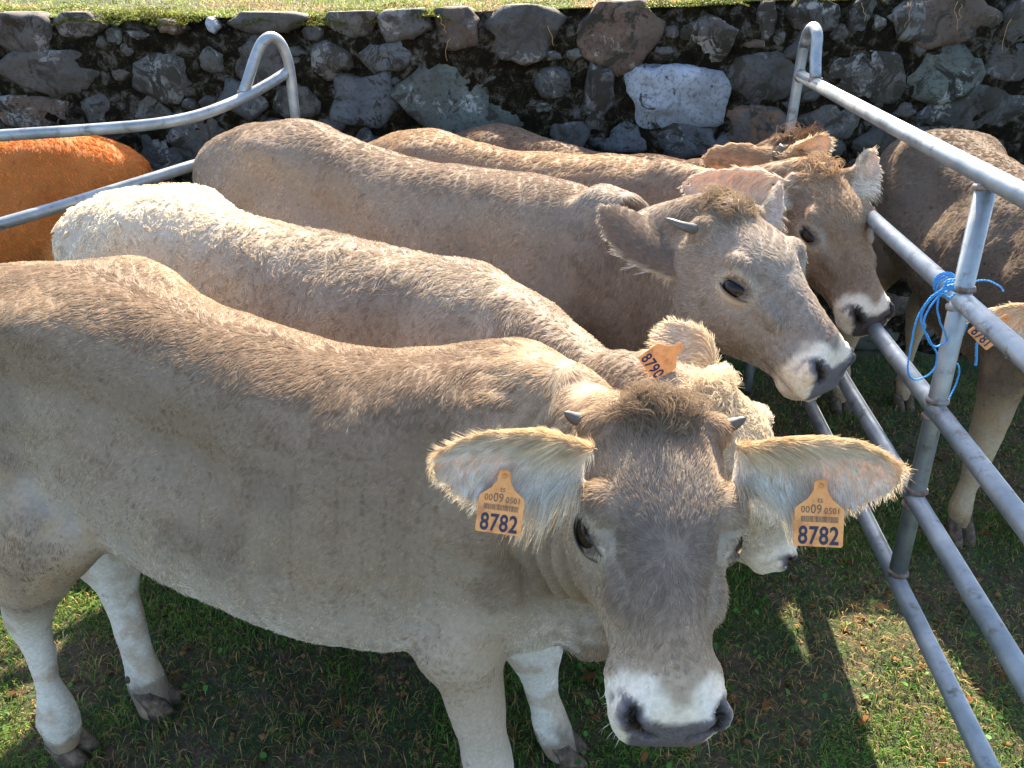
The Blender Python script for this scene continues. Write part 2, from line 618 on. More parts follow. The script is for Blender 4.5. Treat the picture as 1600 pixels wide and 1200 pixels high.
def crumbs(name, n, area, seed, size, colr, label, cat):
    r = np.random.default_rng(seed)
    xy = scatter_visible(n, *area, seed)
    bq = bare(xy)
    xy = xy[r.uniform(0, 1, len(xy)) < 0.15 + bq]
    z = ground_z(xy[:, 0], xy[:, 1])
    V, F, C = [], [], []
    base = np.array([(1, 0, 0), (-1, 0, 0), (0, 1, 0), (0, -1, 0), (0, 0, 1), (0, 0, -1)], float)
    fc = [(0, 2, 4), (2, 1, 4), (1, 3, 4), (3, 0, 4), (2, 0, 5), (1, 2, 5), (3, 1, 5), (0, 3, 5)]
    for i in range(len(xy)):
        s = size * r.uniform(0.3, 1.0) ** 2
        k = len(V)
        for q in base:
            V.append(np.array([xy[i, 0], xy[i, 1], z[i] + s * 0.2]) + q * s * r.uniform(0.6, 1.2, 3) * np.array([1, 1, 0.6]))
        F += [tuple(k + a for a in f) for f in fc]
        C += [colr * r.uniform(0.4, 1.3)] * 6
    o = mesh_obj(name, V, F, M["litter"])
    att = o.data.attributes.new("blade_color", 'FLOAT_COLOR', 'POINT')
    rgba = np.ones((len(V), 4)); rgba[:, :3] = np.array(C)
    att.data.foreach_set("color", rgba.ravel())
    tag(o, label, cat, kind="stuff")
crumbs("soil_crumbs", 4500, (-1.8, 2.3, 0.8, 3.2), 71, 0.016, srgb(128, 98, 66), "loose crumbs of brown trampled earth and dung", "soil")

# ------------------------------------------------------------------ the stone wall and the terrace behind it
WALL_Y = 3.68
def wall_top(x):
    return 1.615 + 0.035 * np.clip(np.asarray(x, float) + 0.8, 0, 3)

def build_wall():
    root = empty("stone_wall", (0, WALL_Y, 0))
    tag(root, "dark mossy dry stone wall with pale stones behind the calves", "wall")
    # earth and moss between the stones
    xs = np.arange(-3.6, 4.4, 0.022)
    zs = np.linspace(-0.1, 1.0, 74)
    gx, gt = np.meshgrid(xs, zs)
    gz = np.where(gt < 0, gt, gt * (wall_top(gx) - 0.01))
    p = np.stack([gx.ravel(), np.zeros(gx.size), gz.ravel()], 1)
    yy = WALL_Y - 0.008 - (fbm(p, 5, 81, 3) - 0.5) * 0.07 - (fbm(p, 30, 85, 3) - 0.5) * 0.045
    yy = yy + smooth(0.93, 1.0, gt.ravel()) * 0.06
    V = np.column_stack([p[:, 0], yy, p[:, 2]])
    n, m = len(xs), len(zs)
    F = [(j * n + i, j * n + i + 1, (j + 1) * n + i + 1, (j + 1) * n + i) for j in range(m - 1) for i in range(n - 1)]
    # lip running back under the turf
    k = len(V)
    V = np.vstack([V, np.column_stack([xs, np.full(n, WALL_Y + 0.5), wall_top(xs) - 0.03])])
    F += [((m - 1) * n + i, (m - 1) * n + i + 1, k + i + 1, k + i) for i in range(n - 1)]
    mesh_obj("earth_core", V, F, M["core"], root)
    # named stones: photo x, y, width, height, kind
    S = [(36, 52, 84, 66, 'grey'), (122, 36, 72, 34, 'lichen'), (88, 112, 142, 68, 'grey'), (60, 178, 112, 52, 'brown'), (170, 186, 54, 66, 'grey'),
         (236, 172, 46, 36, 'grey'), (257, 120, 96, 62, 'lichen'), (333, 94, 38, 36, 'grey'), (402, 96, 70, 62, 'grey'), (330, 38, 17, 17, 'white'),
         (414, 33, 112, 32, 'grey'), (382, 152, 70, 48, 'blue'), (460, 158, 74, 46, 'grey'), (514, 95, 72, 46, 'lichen'), (610, 88, 90, 42, 'blue'),
         (572, 157, 98, 66, 'blue'), (264, 238, 92, 62, 'dark'), (316, 206, 88, 54, 'grey'), (734, 146, 186, 116, 'green'), (546, 31, 76, 38, 'grey'),
         (632, 33, 70, 44, 'lichen'), (714, 40, 66, 60, 'brown'), (816, 52, 90, 70, 'dark'), (962, 54, 114, 94, 'brown'), (1059, 156, 147, 84, 'white'),
         (1062, 216, 96, 46, 'blue'), (1188, 121, 108, 64, 'dark'), (1272, 20, 70, 48, 'lichen'), (1180, 194, 102, 56, 'rust'), (1104, 62, 76, 62, 'lichen'),
         (1199, 32, 28, 54, 'dark'), (1346, 22, 34, 48, 'dark'), (1356, 121, 108, 76, 'lichen'), (1494, 32, 112, 68, 'brown'), (1472, 116, 96, 82, 'green'),
         (1526, 172, 156, 66, 'dark'), (1572, 98, 72, 48, 'dark'), (1592, 38, 46, 54, 'grey'), (932, 154, 54, 82, 'lichen'), (962, 214, 92, 44, 'blue'),
         (1150, 236, 90, 44, 'blue'), (1400, 226, 120, 56, 'dark'), (1566, 246, 110, 52, 'dark'), (866, 130, 50, 44, 'dark'), (890, 206, 60, 44, 'dark'),
         (20, 236, 70, 46, 'dark'), (180, 246, 60, 44, 'dark'), (500, 206, 70, 40, 'dark'), (1424, 30, 60, 50, 'lichen'), (1300, 190, 80, 46, 'grey')]
    items = []
    for (u, v, w, h, k) in S:
        c = Y(u, v, WALL_Y)
        s = project(c)[2] / FPX
        items.append((c[0], c[2], w * s / 2 * 1.07, h * s / 2 / 0.93 * 1.07, k))
    # the rest of the wall: beyond the frame and low down behind the animals
    r = np.random.default_rng(91)
    kinds = ['grey', 'dark', 'blue', 'brown', 'lichen', 'green', 'grey', 'dark']
    for t in range(3000):
        x, z = r.uniform(-3.4, 4.2), r.uniform(0.05, 1.55)
        a, b = r.uniform(0.06, 0.19), r.uniform(0.05, 0.11)
        if z + b > wall_top(x):
            continue
        if all(((x - i[0]) / (a + i[2])) ** 2 + ((z - i[1]) / (b + i[3])) ** 2 > 1.0 for i in items):
            items.append((x, z, a, b, kinds[r.integers(len(kinds))]))
    big = len(items)
    for t in range(9000):        # small wedging stones in the joints
        x, z = r.uniform(-2.4, 2.9), r.uniform(0.9, 1.6)
        a, b = r.uniform(0.022, 0.06), r.uniform(0.018, 0.04)
        if z + b > wall_top(x) or len(items) > 285:
            continue
        if all(((x - i[0]) / (a + i[2])) ** 2 + ((z - i[1]) / (b + i[3])) ** 2 > 0.98 for i in items):
            items.append((x, z, a, b, kinds[r.integers(len(kinds))]))
    for n_, (cx, cz, a, b, k) in enumerate(items):
        stone(root, cx, cz, a, b, k, r)
    print('stones', len(items))
    return root

def stone(root, cx, cz, a, b, kind, r):
    m, rings = 30, 9
    ph = r.uniform(0, 6.28, 4)
    am = r.uniform(0.005, 0.03, 4)
    V = []
    depth = min(0.042, 0.30 * min(a, b) + 0.015) * r.uniform(0.7, 1.25)
    tx, tz = r.normal(0, 0.12), r.normal(0, 0.12)
    npl = int(r.integers(5, 8))
    phi = (np.arange(npl) + r.uniform(-.28, .28, npl)) * 2 * math.pi / npl + r.uniform(0, 6.28)
    hh = r.uniform(.86, 1.08, npl)
    if kind == 'white' and a > .1:
        phi = np.array([0, .5, 1.0, 1.5]) * math.pi + np.array([.04, -.05, .10, .06]); hh = np.array([.98, 1.0, .98, .95])
    for i in range(rings):
        t = i / (rings - 1)
        if i == 0:
            sc, yo = 0.97, 0.09
        elif i == 1:
            sc, yo = 1.03, 0.015
        else:
            q = (i - 1) / (rings - 2)
            sc, yo = 1.03 * (1 - q ** 1.5) + 0.001, -depth * (1 - (1 - q) ** 3.2)
        for j in range(m):
            th = 2 * math.pi * j / m
            c, s = math.cos(th), math.sin(th)
            cd = np.cos(th - phi)
            rad = float(np.sum((np.maximum(cd, 0) / hh) ** 22) ** (-1 / 22))
            rad *= 1 + sum(am[q] * math.sin((q + 2) * th + ph[q]) for q in range(4))
            x, z = a * rad * c * sc, b * rad * s * sc
            y = yo + (tx * x + tz * z if i > 1 else 0)
            V.append((cx + x, WALL_Y + y, cz + z))
    V = np.array(V)
    nn = np.column_stack([vnoise(V, 16, 7), vnoise(V, 16, 8), vnoise(V, 16, 9)]) - 0.5
    n2 = np.column_stack([vnoise(V, 50, 17), vnoise(V, 50, 18), vnoise(V, 50, 19)]) - 0.5
    V = V + nn * 0.036 * min(1, min(a, b) / 0.08) + n2 * 0.010
    V[:, 2] = np.minimum(V[:, 2], wall_top(V[:, 0]) + 0.012)
    o = mesh_obj("stone", V - [0, 0, 0], loft_faces(rings, m), STONES[kind], None)
    # origin at the stone itself
    c0 = Vector((cx, WALL_Y, cz))
    o.data.transform(Matrix.Translation(-c0))
    o.location = c0
    attach(o, root)

WALL = build_wall()

def build_terrace():
    xs = np.concatenate([[-80, -30, -10], np.arange(-4, 4.6, 0.05), [10, 30, 80]])
    ys = np.concatenate([np.arange(WALL_Y + 0.03, WALL_Y + 2.0, 0.05), [6.5, 8, 12, 20, 40, 80, 160]])
    gx, gy = np.meshgrid(xs, ys)
    gz = wall_top(np.clip(gx, -5, 6)) + (gy - WALL_Y) * 0.04
    p = np.stack([gx.ravel(), gy.ravel(), gz.ravel()], 1)
    p[:, 2] += (fbm(p, 4, 101, 3) - 0.5) * 0.06 * smooth(WALL_Y, WALL_Y + 0.25, p[:, 1]) - 0.012
    n = len(xs)
    F = [(j * n + i, j * n + i + 1, (j + 1) * n + i + 1, (j + 1) * n + i) for j in range(len(ys) - 1) for i in range(n - 1)]
    o = mesh_obj("terrace_ground", p, F, M["ground"])
    tag(o, kind="structure")
    def tz(x, y):
        q = np.stack([x, y, wall_top(x) + (y - WALL_Y) * 0.04], 1)
        return q[:, 2] + (fbm(q, 4, 101, 3) - 0.5) * 0.06 * smooth(WALL_Y, WALL_Y + 0.25, y) - 0.012
    r = np.random.default_rng(103)
    xy = np.column_stack([r.uniform(-3.0, 3.4, 42000), WALL_Y + 0.03 + r.uniform(0, 1, 42000) ** 1.6 * 1.6])
    def tc(r, b, n):
        t = fbm(b, 4.0, 105, 2)[:, None]
        c = srgb(122, 132, 48) * (1 - t) + srgb(158, 172, 96) * t
        k = (fbm(b, 6.0, 107, 2) > 0.55)[:, None]
        c = np.where(k, srgb(176, 150, 100), c)
        return c * r.uniform(0.6, 1.25, n)[:, None]
    tag(blades("terrace_grass", xy, tz, 0.012, 0.034, 0.0022, tc, M["grass"], 0.1, 104), "sunlit moss and short grass on top of the stone wall", "grass", kind="stuff")
    # moss growing over the lip
    n = 60000
    mx = np.column_stack([r.uniform(-3.0, 3.4, n), WALL_Y - 0.035 + r.uniform(0, 1, n) ** 1.4 * 0.34])
    q = np.column_stack([mx, np.zeros(n)])
    mx = mx[(fbm(q, 5.5, 131, 3) > np.where(mx[:, 0] < 0.2, .47, .58))]
    def mz(x, y):
        q = np.column_stack([x, y, np.zeros(len(x))])
        return tz(x, np.maximum(y, WALL_Y + 0.03)) - np.clip(WALL_Y + 0.02 - y, 0, 1) * 0.5 + 0.022 * smooth(.47, .7, fbm(q, 5.5, 131, 3))
    def mc(r, b, n):
        t = fbm(b, 9, 133, 2)[:, None]
        return (srgb(110, 104, 24) * (1 - t) + srgb(132, 146, 70) * t) * r.uniform(.5, 1.25, n)[:, None]
    tag(blades("lip_moss", mx, mz, 0.005, 0.014, 0.0028, mc, M["grass"], 0.2, 134), "yellow green moss growing over the top edge of the wall", "moss", kind="stuff")
build_terrace()

# short dark moss hanging in the joints and dry root threads below the lip
def wall_moss():
    r = np.random.default_rng(111)
    n = 26000
    x = r.uniform(-2.6, 3.0, n); z = r.uniform(0.75, 1.6, n)
    p = np.column_stack([x, np.zeros(n), z])
    k = fbm(p, 7, 113, 3) > 0.46
    x, z = x[k], z[k]
    n = len(x)
    base = np.column_stack([x, np.full(n, WALL_Y) + 0.005 - r.uniform(0, 0.03, n), z])
    d = norm(np.column_stack([r.normal(0, 0.6, n), -np.ones(n), r.normal(0.1, 0.6, n)]))
    L = r.uniform(0.006, 0.02, n)[:, None]
    s = norm(np.cross(d, [0, 0, 1.0])) * 0.0022
    V = np.stack([base - s, base + s, base + d * L], 1).reshape(-1, 3)
    F = np.arange(3 * n).reshape(-1, 3)
    o = mesh_obj("wall_moss", V, F.tolist(), M["litter"], WALL)
    att = o.data.attributes.new("blade_color", 'FLOAT_COLOR', 'POINT')
    rgba = np.ones((3 * n, 4))
    c = np.where((r.uniform(0, 1, n) < 0.25)[:, None], srgb(74, 66, 28), srgb(30, 24, 14)) * r.uniform(0.5, 1.3, n)[:, None]
    rgba[:, :3] = np.repeat(c, 3, 0)
    att.data.foreach_set("color", rgba.ravel())
    tag(o, kind="stuff")
wall_moss()

def root_threads():
    r = np.random.default_rng(121)
    for (u, v, L) in [(1350, 4, 0.07), (1420, 6, 0.09), (1500, 2, 0.11), (1580, 30, 0.13), (700, 60, 0.09), (860, 40, 0.08), (1505, 6, 0.06), (690, 22, 0.07)]:
        p = Y(u, v, WALL_Y - 0.07)
        pts = [p + np.array([r.normal(0, 0.004) + 0.012 * math.sin(3 * t + u), -0.01 * t, -L * t]) for t in np.linspace(0, 1, 7)]
        V, F = tube(pts, 0.0011, 5)
        mesh_obj("root_thread", V, F, ROOTM, WALL)
ROOTM = mat_plain("dry_root", srgb(170, 130, 80), 0.8)
root_threads()

# ------------------------------------------------------------------ steel hurdles
def hurdle_tube(root, name, pts, rad=0.021, m=18):
    V, F = tube(pts, rad, m)
    return mesh_obj(name, V, F, M["steel"], root)

def weld(root, p, axis, rad=0.0225, w=0.006):
    a = norm(np.asarray(axis, float))
    V, F = tube([p - a * w, p - a * w * 0.3, p + a * w * 0.4, p + a * w], [rad * 0.97, rad * 1.06, rad * 1.04, rad * 0.97], 14)
    mesh_obj("weld", V, F, M["weld"], root)

def right_hurdle():
    A = np.array([1.126, 3.23, 0.0]); B = np.array([0.86, 0.42, 0.0])
    root = empty("steel_hurdle", (A[0], A[1], 0))
    tag(root, "straight galvanised steel hurdle on the right with blue twine tied on", "hurdle", "steel tube hurdles")
    dv = norm(B - A)
    def at(y, z):
        t = (y - A[1]) / (B[1] - A[1])
        q = A + (B - A) * t
        q[2] = z
        return q
    zs = [1.425, 1.172, 0.915, 0.687, 0.457]
    for z in zs:
        hurdle_tube(root, "rail", [at(3.21, z), at(2.0, z + random.uniform(-.004, .004)), at(0.45, z)])
    # end post with its bent loop
    p = [at(3.23, 0.02), at(3.23, 0.6), at(3.23, 1.2), at(3.235, 1.50)]
    for k in range(9):
        a = math.pi * k / 8
        p.append(at(3.135 + 0.085 * math.cos(a), 1.545 + 0.055 * math.sin(a)))
    p += [at(3.03, 1.50), at(2.985, 1.44)]
    hurdle_tube(root, "end_post", catmull(p, 50), 0.0205)
    weld(root, at(2.985, 1.437), [0, 0, 1], 0.024, 0.008)
    # the upright
    hurdle_tube(root, "upright", [at(1.575, 1.41), at(1.515, 0.95), at(1.455, 0.457)], 0.0205)
    for i, z in enumerate(zs):
        y = 1.575 - (1.41 - z) * 0.126
        if i:
            weld(root, at(y, z + 0.022), [0, 0.1, 1], 0.0235)
        if i < 4:
            weld(root, at(y, z - 0.022), [0, 0.1, 1], 0.0235)
        weld(root, at(3.205, z), [0, 1, 0], 0.0235)
    # near end post, out of the picture
    hurdle_tube(root, "end_post", [at(0.45, 0.02), at(0.45, 0.8), at(0.45, 1.5)])
    return at
RAT = right_hurdle()

def left_hurdle():
    far = Y(457, 128, 3.30)
    root = empty("steel_hurdle", (far[0], far[1], 0))
    tag(root, "bent galvanised steel hurdle on the left beside the orange calf", "hurdle", "steel tube hurdles")
    fx, fy = far[0], far[1]
    # top rail with its bend
    top = [Y(450, 112, fy), Y(418, 132, 3.22), Y(385, 150, 3.15), Y(345, 168, 3.06), Y(300, 183, 2.99), Y(240, 194, 2.93), Y(150, 202, 2.87), Y(0, 212, 2.80), Y(-220, 228, 2.70)]
    hurdle_tube(root, "rail", catmull(top, 60), 0.0205)
    mid = [Y(455, 215, fy), Y(390, 238, 3.12), Y(325, 252, 2.98), Y(230, 281, 2.82), Y(110, 318, 2.66), Y(0, 350, 2.52), Y(-200, 408, 2.3)]
    hurdle_tube(root, "rail", catmull(mid, 50), 0.0205)
    low = [q - np.array([0, 0, 0.25]) for q in mid]
    hurdle_tube(root, "rail", catmull(low, 50), 0.0205)
    low = [q - np.array([0, 0, 0.5]) for q in mid]
    hurdle_tube(root, "rail", catmull(low, 50), 0.0205)
    p = [np.array([fx, fy, 0.02]), np.array([fx, fy, 0.7]), Y(461, 178, fy), Y(455, 125, fy), Y(449, 92, fy - 0.005), Y(438, 67, fy - 0.02), Y(423, 58, fy - 0.05), Y(409, 68, fy - 0.08), Y(398, 92, fy - 0.10), Y(389, 120, fy - 0.125), Y(380, 147, fy - 0.14)]
    hurdle_tube(root, "end_post", catmull(p, 60), 0.0205)
    weld(root, Y(381, 145, fy - 0.14), [0, 0, 1], 0.024, 0.008)
    weld(root, Y(449, 113, fy), [1, 0, 0.3], 0.023, 0.006)
    e = Y(-220, 228, 2.70)
    hurdle_tube(root, "end_post", [np.array([e[0], e[1], 0.02]), np.array([e[0], e[1], 0.7]), e])
left_hurdle()

def twine():
    V, F = [], []
    def strand(pts, rad=0.0021, n=40):
        n = n * 4
        q = catmull(pts, n)
        L = np.concatenate([[0], np.cumsum(np.linalg.norm(np.diff(q, axis=0), axis=1))])
        wob = np.column_stack([vnoise(q, 60, 3), vnoise(q, 60, 4), vnoise(q, 60, 5)]) - .5
        q = q + wob * .004
        t = norm(np.gradient(q, axis=0))
        s1 = norm(np.cross(t, [0.3, 1, 0.2])); s2 = np.cross(t, s1)
        for ply in (0, math.pi):
            a = (L * 420 + ply)[:, None]
            v, f = tube(q + (np.cos(a) * s1 + np.sin(a) * s2) * rad * .5, rad * .62, 5)
            k = len(V)
            V.extend(v)
            F.extend([tuple(k + i for i in ff) for ff in f])
    y0 = 1.55
    f = -0.035
    def T(u, v, dy=0.0):
        return Y(u, v, y0 - 0.06 + dy)
    # turns round the rail and the upright
    c = RAT(1.59, 1.172)
    dv = norm(RAT(1.0, 0) - RAT(2.0, 0))
    sd = np.array([-dv[1], dv[0], 0])
    for k in range(4):
        o = c - dv * (0.018 + 0.008 * k)
        strand([o + 0.0245 * (math.cos(a) * sd + math.sin(a) * np.array([0, 0, 1])) + dv * 0.004 * math.sin(a + k) for a in np.linspace(0, 6.6, 12)])
    strand([T(1490, 445), T(1472, 452), T(1450, 470), T(1432, 500), T(1424, 540), T(1419, 575), T(1424, 590), T(1440, 592), T(1460, 575), T(1464, 555), T(1458, 540), T(1448, 525), T(1440, 500), T(1446, 478), T(1470, 455), T(1490, 448)], n=90)
    strand([T(1488, 452), T(1465, 465), T(1448, 490), T(1444, 515), T(1452, 535), T(1466, 541), T(1478, 530, .03), T(1470, 505), T(1464, 480), T(1470, 458), T(1486, 448)], n=80)
    strand([T(1490, 440), T(1478, 444), T(1474, 455), T(1483, 465), T(1492, 458)], 0.0025)
    strand([T(1492, 436), T(1478, 440), T(1480, 452), T(1490, 450)], 0.0025)
    # ends behind the upright
    strand([T(1484, 450, .1), T(1510, 452, .14), T(1525, 440, .14), T(1545, 440, .14), T(1560, 447, .14), T(1568, 455, .14)], n=30)
    strand([T(1512, 505, .12), T(1502, 530, .12), T(1490, 560, .12), T(1498, 575, .12), T(1494, 600, .12), T(1482, 625, .10)], n=40)
    strand([T(1531, 520, .14), T(1526, 545, .14), T(1524, 570, .14)], 0.003, 16)
    o = mesh_obj("baling_twine", V, F, M["twine"])
    tag(o, "bright blue twine knotted round the hurdle upright, its loops hanging", "twine")
twine()
# ------------------------------------------------------------------ calves: one continuous skin grown from lofted forms, then combed hair
T_TORSO, T_NECK, T_LEG, T_HEAD, T_EAR = range(5)

class Form:
    def __init__(s):
        s.V, s.F, s.tag, s.comb, s.aux = [], [], [], [], []
    def add(s, V, F, tg, comb, aux):
        k = len(s.V)
        s.V.extend(V); s.F.extend([tuple(k + i for i in f) for f in F])
        s.tag.extend([tg] * len(V)); s.comb.extend(comb); s.aux.extend(aux)

def add_torso(fm, st, n=46, m=40):
    """st rows: x, y, z of the topline, half width, depth"""
    q = catmull(st, n)
    T = np.gradient(q[:, :2], axis=0)
    T = norm(np.column_stack([T, np.zeros(n)]))
    V, C, A = [], [], []
    for i in range(n):
        S = np.array([-T[i, 1], T[i, 0], 0])
        x, y, zt, w, h = q[i]
        t = i / (n - 1)
        for j in range(m):
            th = 2 * math.pi * j / m
            c, s = math.cos(th), math.sin(th)
            px = w * np.sign(s) * abs(s) ** 0.82 * (1 - 0.20 * c)
            pz = zt - h / 2 + h / 2 * (abs(c) ** 0.95 * np.sign(c))
            V.append(np.array([x, y, pz]) + S * px)
            sd = np.array([0, 0, -1.0]) * abs(s) + S * np.sign(s) * c
            C.append(-T[i] * 0.55 + sd * 0.75)
            A.append((t, c, s))
    fm.add(V, loft_faces(n, m), T_TORSO, C, A)

def add_neck(fm, st, n=22, m=28):
    """st rows: centre xyz, half width, half height"""
    q = catmull(st, n)
    Tn = norm(np.gradient(q[:, :3], axis=0))
    V, C, A = [], [], []
    for i in range(n):
        up = np.array([0, 0, 1.0])
        U = norm(up - Tn[i] * np.dot(up, Tn[i]))
        S = np.cross(U, Tn[i])
        for j in range(m):
            th = 2 * math.pi * j / m
            c, s = math.cos(th), math.sin(th)
            V.append(q[i, :3] + U * q[i, 4] * c + S * q[i, 3] * np.sign(s) * abs(s) ** 0.85 * (1 - 0.15 * c))
            C.append(np.array([0, 0, -1.0]) - Tn[i] * 0.35)
            A.append((i / (n - 1), c, s))
    fm.add(V, loft_faces(n, m), T_NECK, C, A)

def add_leg(fm, st, head, n=30, m=18):
    """st rows: centre xyz, fore-aft radius, side radius"""
    q = catmull(st, n)
    h = norm(np.array([head[0], head[1], 0]))
    S = np.array([-h[1], h[0], 0])
    V, C, A = [], [], []
    for i in range(n):
        for j in range(m):
            th = 2 * math.pi * j / m
            V.append(q[i, :3] + h * q[i, 3] * math.cos(th) + S * q[i, 4] * math.sin(th))
            C.append(np.array([0, 0, -1.0]) - 0.2 * h)
            A.append((i / (n - 1), math.cos(th), math.sin(th)))
    fm.add(V, loft_faces(n, m), T_LEG, C, A)

def add_blob(fm, c, r, R=None, tg=T_HEAD, comb=(0, 0, -1), n=9, m=14):
    V = []
    for i in range(n):
        a = math.pi * (i + 0.15) / (n - 0.7)
        for j in range(m):
            b = 2 * math.pi * j / m
            p = np.array([r[0] * math.sin(a) * math.cos(b), r[1] * math.sin(a) * math.sin(b), r[2] * math.cos(a)])
            V.append(np.asarray(c) + (R @ p if R is not None else p))
    F = [tuple(reversed(f)) for f in loft_faces(n, m)]
    fm.add(V, F, tg, [np.asarray(comb, float)] * len(V), [(0, 0, 0)] * len(V))

HEAD_ST = [(-.030, -.040, -.130, .045, .055, .035), (.000, -.006, -.165, .084, .088, .045), (.040, .006, -.205, .096, .098, .050),
           (.090, .012, -.235, .099, .101, .052), (.140, .013, -.250, .098, .102, .050), (.180, .008, -.246, .084, .099, .047),
           (.220, .003, -.226, .068, .090, .044), (.260, -.002, -.202, .051, .071, .040), (.300, -.006, -.182, .046, .061, .039),
           (.340, -.010, -.168, .047, .058, .041), (.366, -.015, -.160, .054, .065, .045), (.388, -.024, -.156, .057, .067, .045),
           (.408, -.042, -.151, .056, .066, .043), (.426, -.066, -.145, .049, .058, .040), (.440, -.096, -.136, .036, .043, .032)]
EYE = np.array([.0885, .172, -.042])
EYE_OUT = norm(np.array([.80, .14, .58]))

class Head:
    def __init__(s, P, Mz, up=None, kx=1.0, kz=1.0):
        P, Mz = np.asarray(P, float), np.asarray(Mz, float)
        tgt = np.array([0, .446, -.06])
        L = np.linalg.norm(Mz - P)
        s.k = L / np.linalg.norm(tgt)
        a0 = (Mz - P) / L
        up = np.array([0, 0, 1.0]) if up is None else np.asarray(up, float)
        n0 = norm(up - a0 * np.dot(up, a0))
        ang = math.atan2(.06, .446)      # muzzle centre lies below the face plane
        ya = a0 * math.cos(ang) + n0 * math.sin(ang)
        za = n0 * math.cos(ang) - a0 * math.sin(ang)
        xa = np.cross(ya, za)
        s.P, s.R = P, np.column_stack([xa, ya, za])
        s.kv = np.array([kx, s.k, kz])
    def w(s, p):
        return s.P + (np.asarray(p, float) * s.kv) @ s.R.T
    def d(s, v):
        return np.asarray(v, float) @ s.R.T
    def l(s, p):
        return (np.asarray(p, float) - s.P) @ s.R / s.kv
    def ld(s, v):
        return np.asarray(v, float) @ s.R

def add_head(fm, H):
    q = catmull(HEAD_ST, 48)
    m = 36
    V, C, A = [], [], []
    for row in q:
        y, zt, zb, wt, wm, wb = row
        for j in range(m):
            th = 2 * math.pi * j / m
            c, s = math.cos(th), math.sin(th)
            w = np.interp(c, [-1, -.75, -.1, .1, .75, 1], [wb, wb, wm, wm, wt, wt])
            V.append((w * np.sign(s) * abs(s) ** 0.70, y, (zt + zb) / 2 + (zt - zb) / 2 * np.sign(c) * abs(c) ** 0.85))
            A.append((y, c, s))
    V = np.array(V)
    cl = V - np.array([0, .205, 0])
    cl[:, 2] = -0.10 * (V[:, 2] < -.03)
    C = H.d(norm(cl))
    fm.add(list(H.w(V)), loft_faces(len(q), m), T_HEAD, list(C), A)
    for s in (-1, 1):
        for c, r in (((.078, .138, -.010), (.024, .036, .018)), ((.064, .13, -.145), (.036, .085, .085)), ((.042, .402, -.060), (.026, .027, .027)),
                     ((.070, .010, -.030), (.030, .028, .028)), ((.083, .172, -.042), (.020, .036, .026)), ((.056, .235, -.050), (.018, .06, .022)), ((.044, .36, -.085), (.026, .05, .036))):
            add_blob(fm, H.w(np.array(c) * [s, 1, 1]), np.array(r) * H.kv, H.R, T_HEAD, H.d([s * .4, .3, -.5]))
    for c, r in (((0, .380, -.148), (.042, .046, .026)), ((0, .0, -.022), (.060, .034, .032)), ((0, .12, -.002), (.07, .09, .018))):
        add_blob(fm, H.w(c), np.array(r) * H.kv, H.R, T_HEAD, H.d([0, -.5, .5]))

def add_ear(fm, base, tip, opening, W=0.062, droop=0.0, th=0.011, cup=1.0):
    base, tip = np.asarray(base, float), np.asarray(tip, float)
    ax = tip - base
    L = np.linalg.norm(ax); ax = ax / L
    op = np.asarray(opening, float)
    op = norm(op - ax * np.dot(op, ax))
    ac = np.cross(op, ax)
    nu, nv = 22, 15
    us = np.linspace(0, 1, nu); vs = np.linspace(-1, 1, nv)
    prof = np.interp(us, [0, .1, .25, .4, .55, .72, .86, .95, 1], [.46, .56, .80, .97, 1.0, .90, .66, .38, .16]) * W
    cupf = np.interp(us, [0, .3, .7, 1], [1.25, .95, .60, .35]) * cup
    G = np.zeros((nu, nv, 3))
    for i, u in enumerate(us):
        for j, v in enumerate(vs):
            w = prof[i]
            a = v * (0.35 + 1.0 * cupf[i])
            rr = w / max(math.sin(min(0.35 + 1.0 * cupf[i], 1.5)), .3)
            G[i, j] = base + ax * L * u + ac * rr * math.sin(a) * 0.98 + op * rr * (1 - math.cos(a)) * 0.9 + np.array([0, 0, -droop]) * math.sin(u * math.pi) 
    du = np.gradient(G, axis=0); dv = np.gradient(G, axis=1)
    N = norm(np.cross(du, dv))
    if np.mean(N @ op) < 0:
        N = -N
    ty = th * np.interp(us, [0, .6, 1], [1.25, 1.0, .7])[:, None, None]
    Gi, Go = G + N * ty / 2, G - N * ty / 2
    V = np.concatenate([Gi.reshape(-1, 3), Go.reshape(-1, 3)])
    o = nu * nv
    F = []
    for i in range(nu - 1):
        for j in range(nv - 1):
            a, b, c, d = i * nv + j, i * nv + j + 1, (i + 1) * nv + j + 1, (i + 1) * nv + j
            F.append((a, d, c, b)); F.append((o + a, o + b, o + c, o + d))
    for i in range(nu - 1):
        for j in (0, nv - 1):
            a, b = i * nv + j, (i + 1) * nv + j
            F.append((a, b, o + b, o + a) if j else (a, o + a, o + b, b))
    for j in range(nv - 1):
        for i in (0, nu - 1):
            a, b = i * nv + j, i * nv + j + 1
            F.append((a, b, o + b, o + a) if not i else (a, o + a, o + b, b))
    C, A = [], []
    for side in (1.0, -1.0):
        for i in range(nu):
            for j in range(nv):
                C.append(ax * 0.55 + ac * vs[j] * 0.35 + np.array([0, 0, -0.75]) if side > 0 else ax * 0.9 + ac * vs[j] * 0.6)
                A.append((us[i], vs[j], side))
    fm.add(list(V), F, T_EAR, C, A)

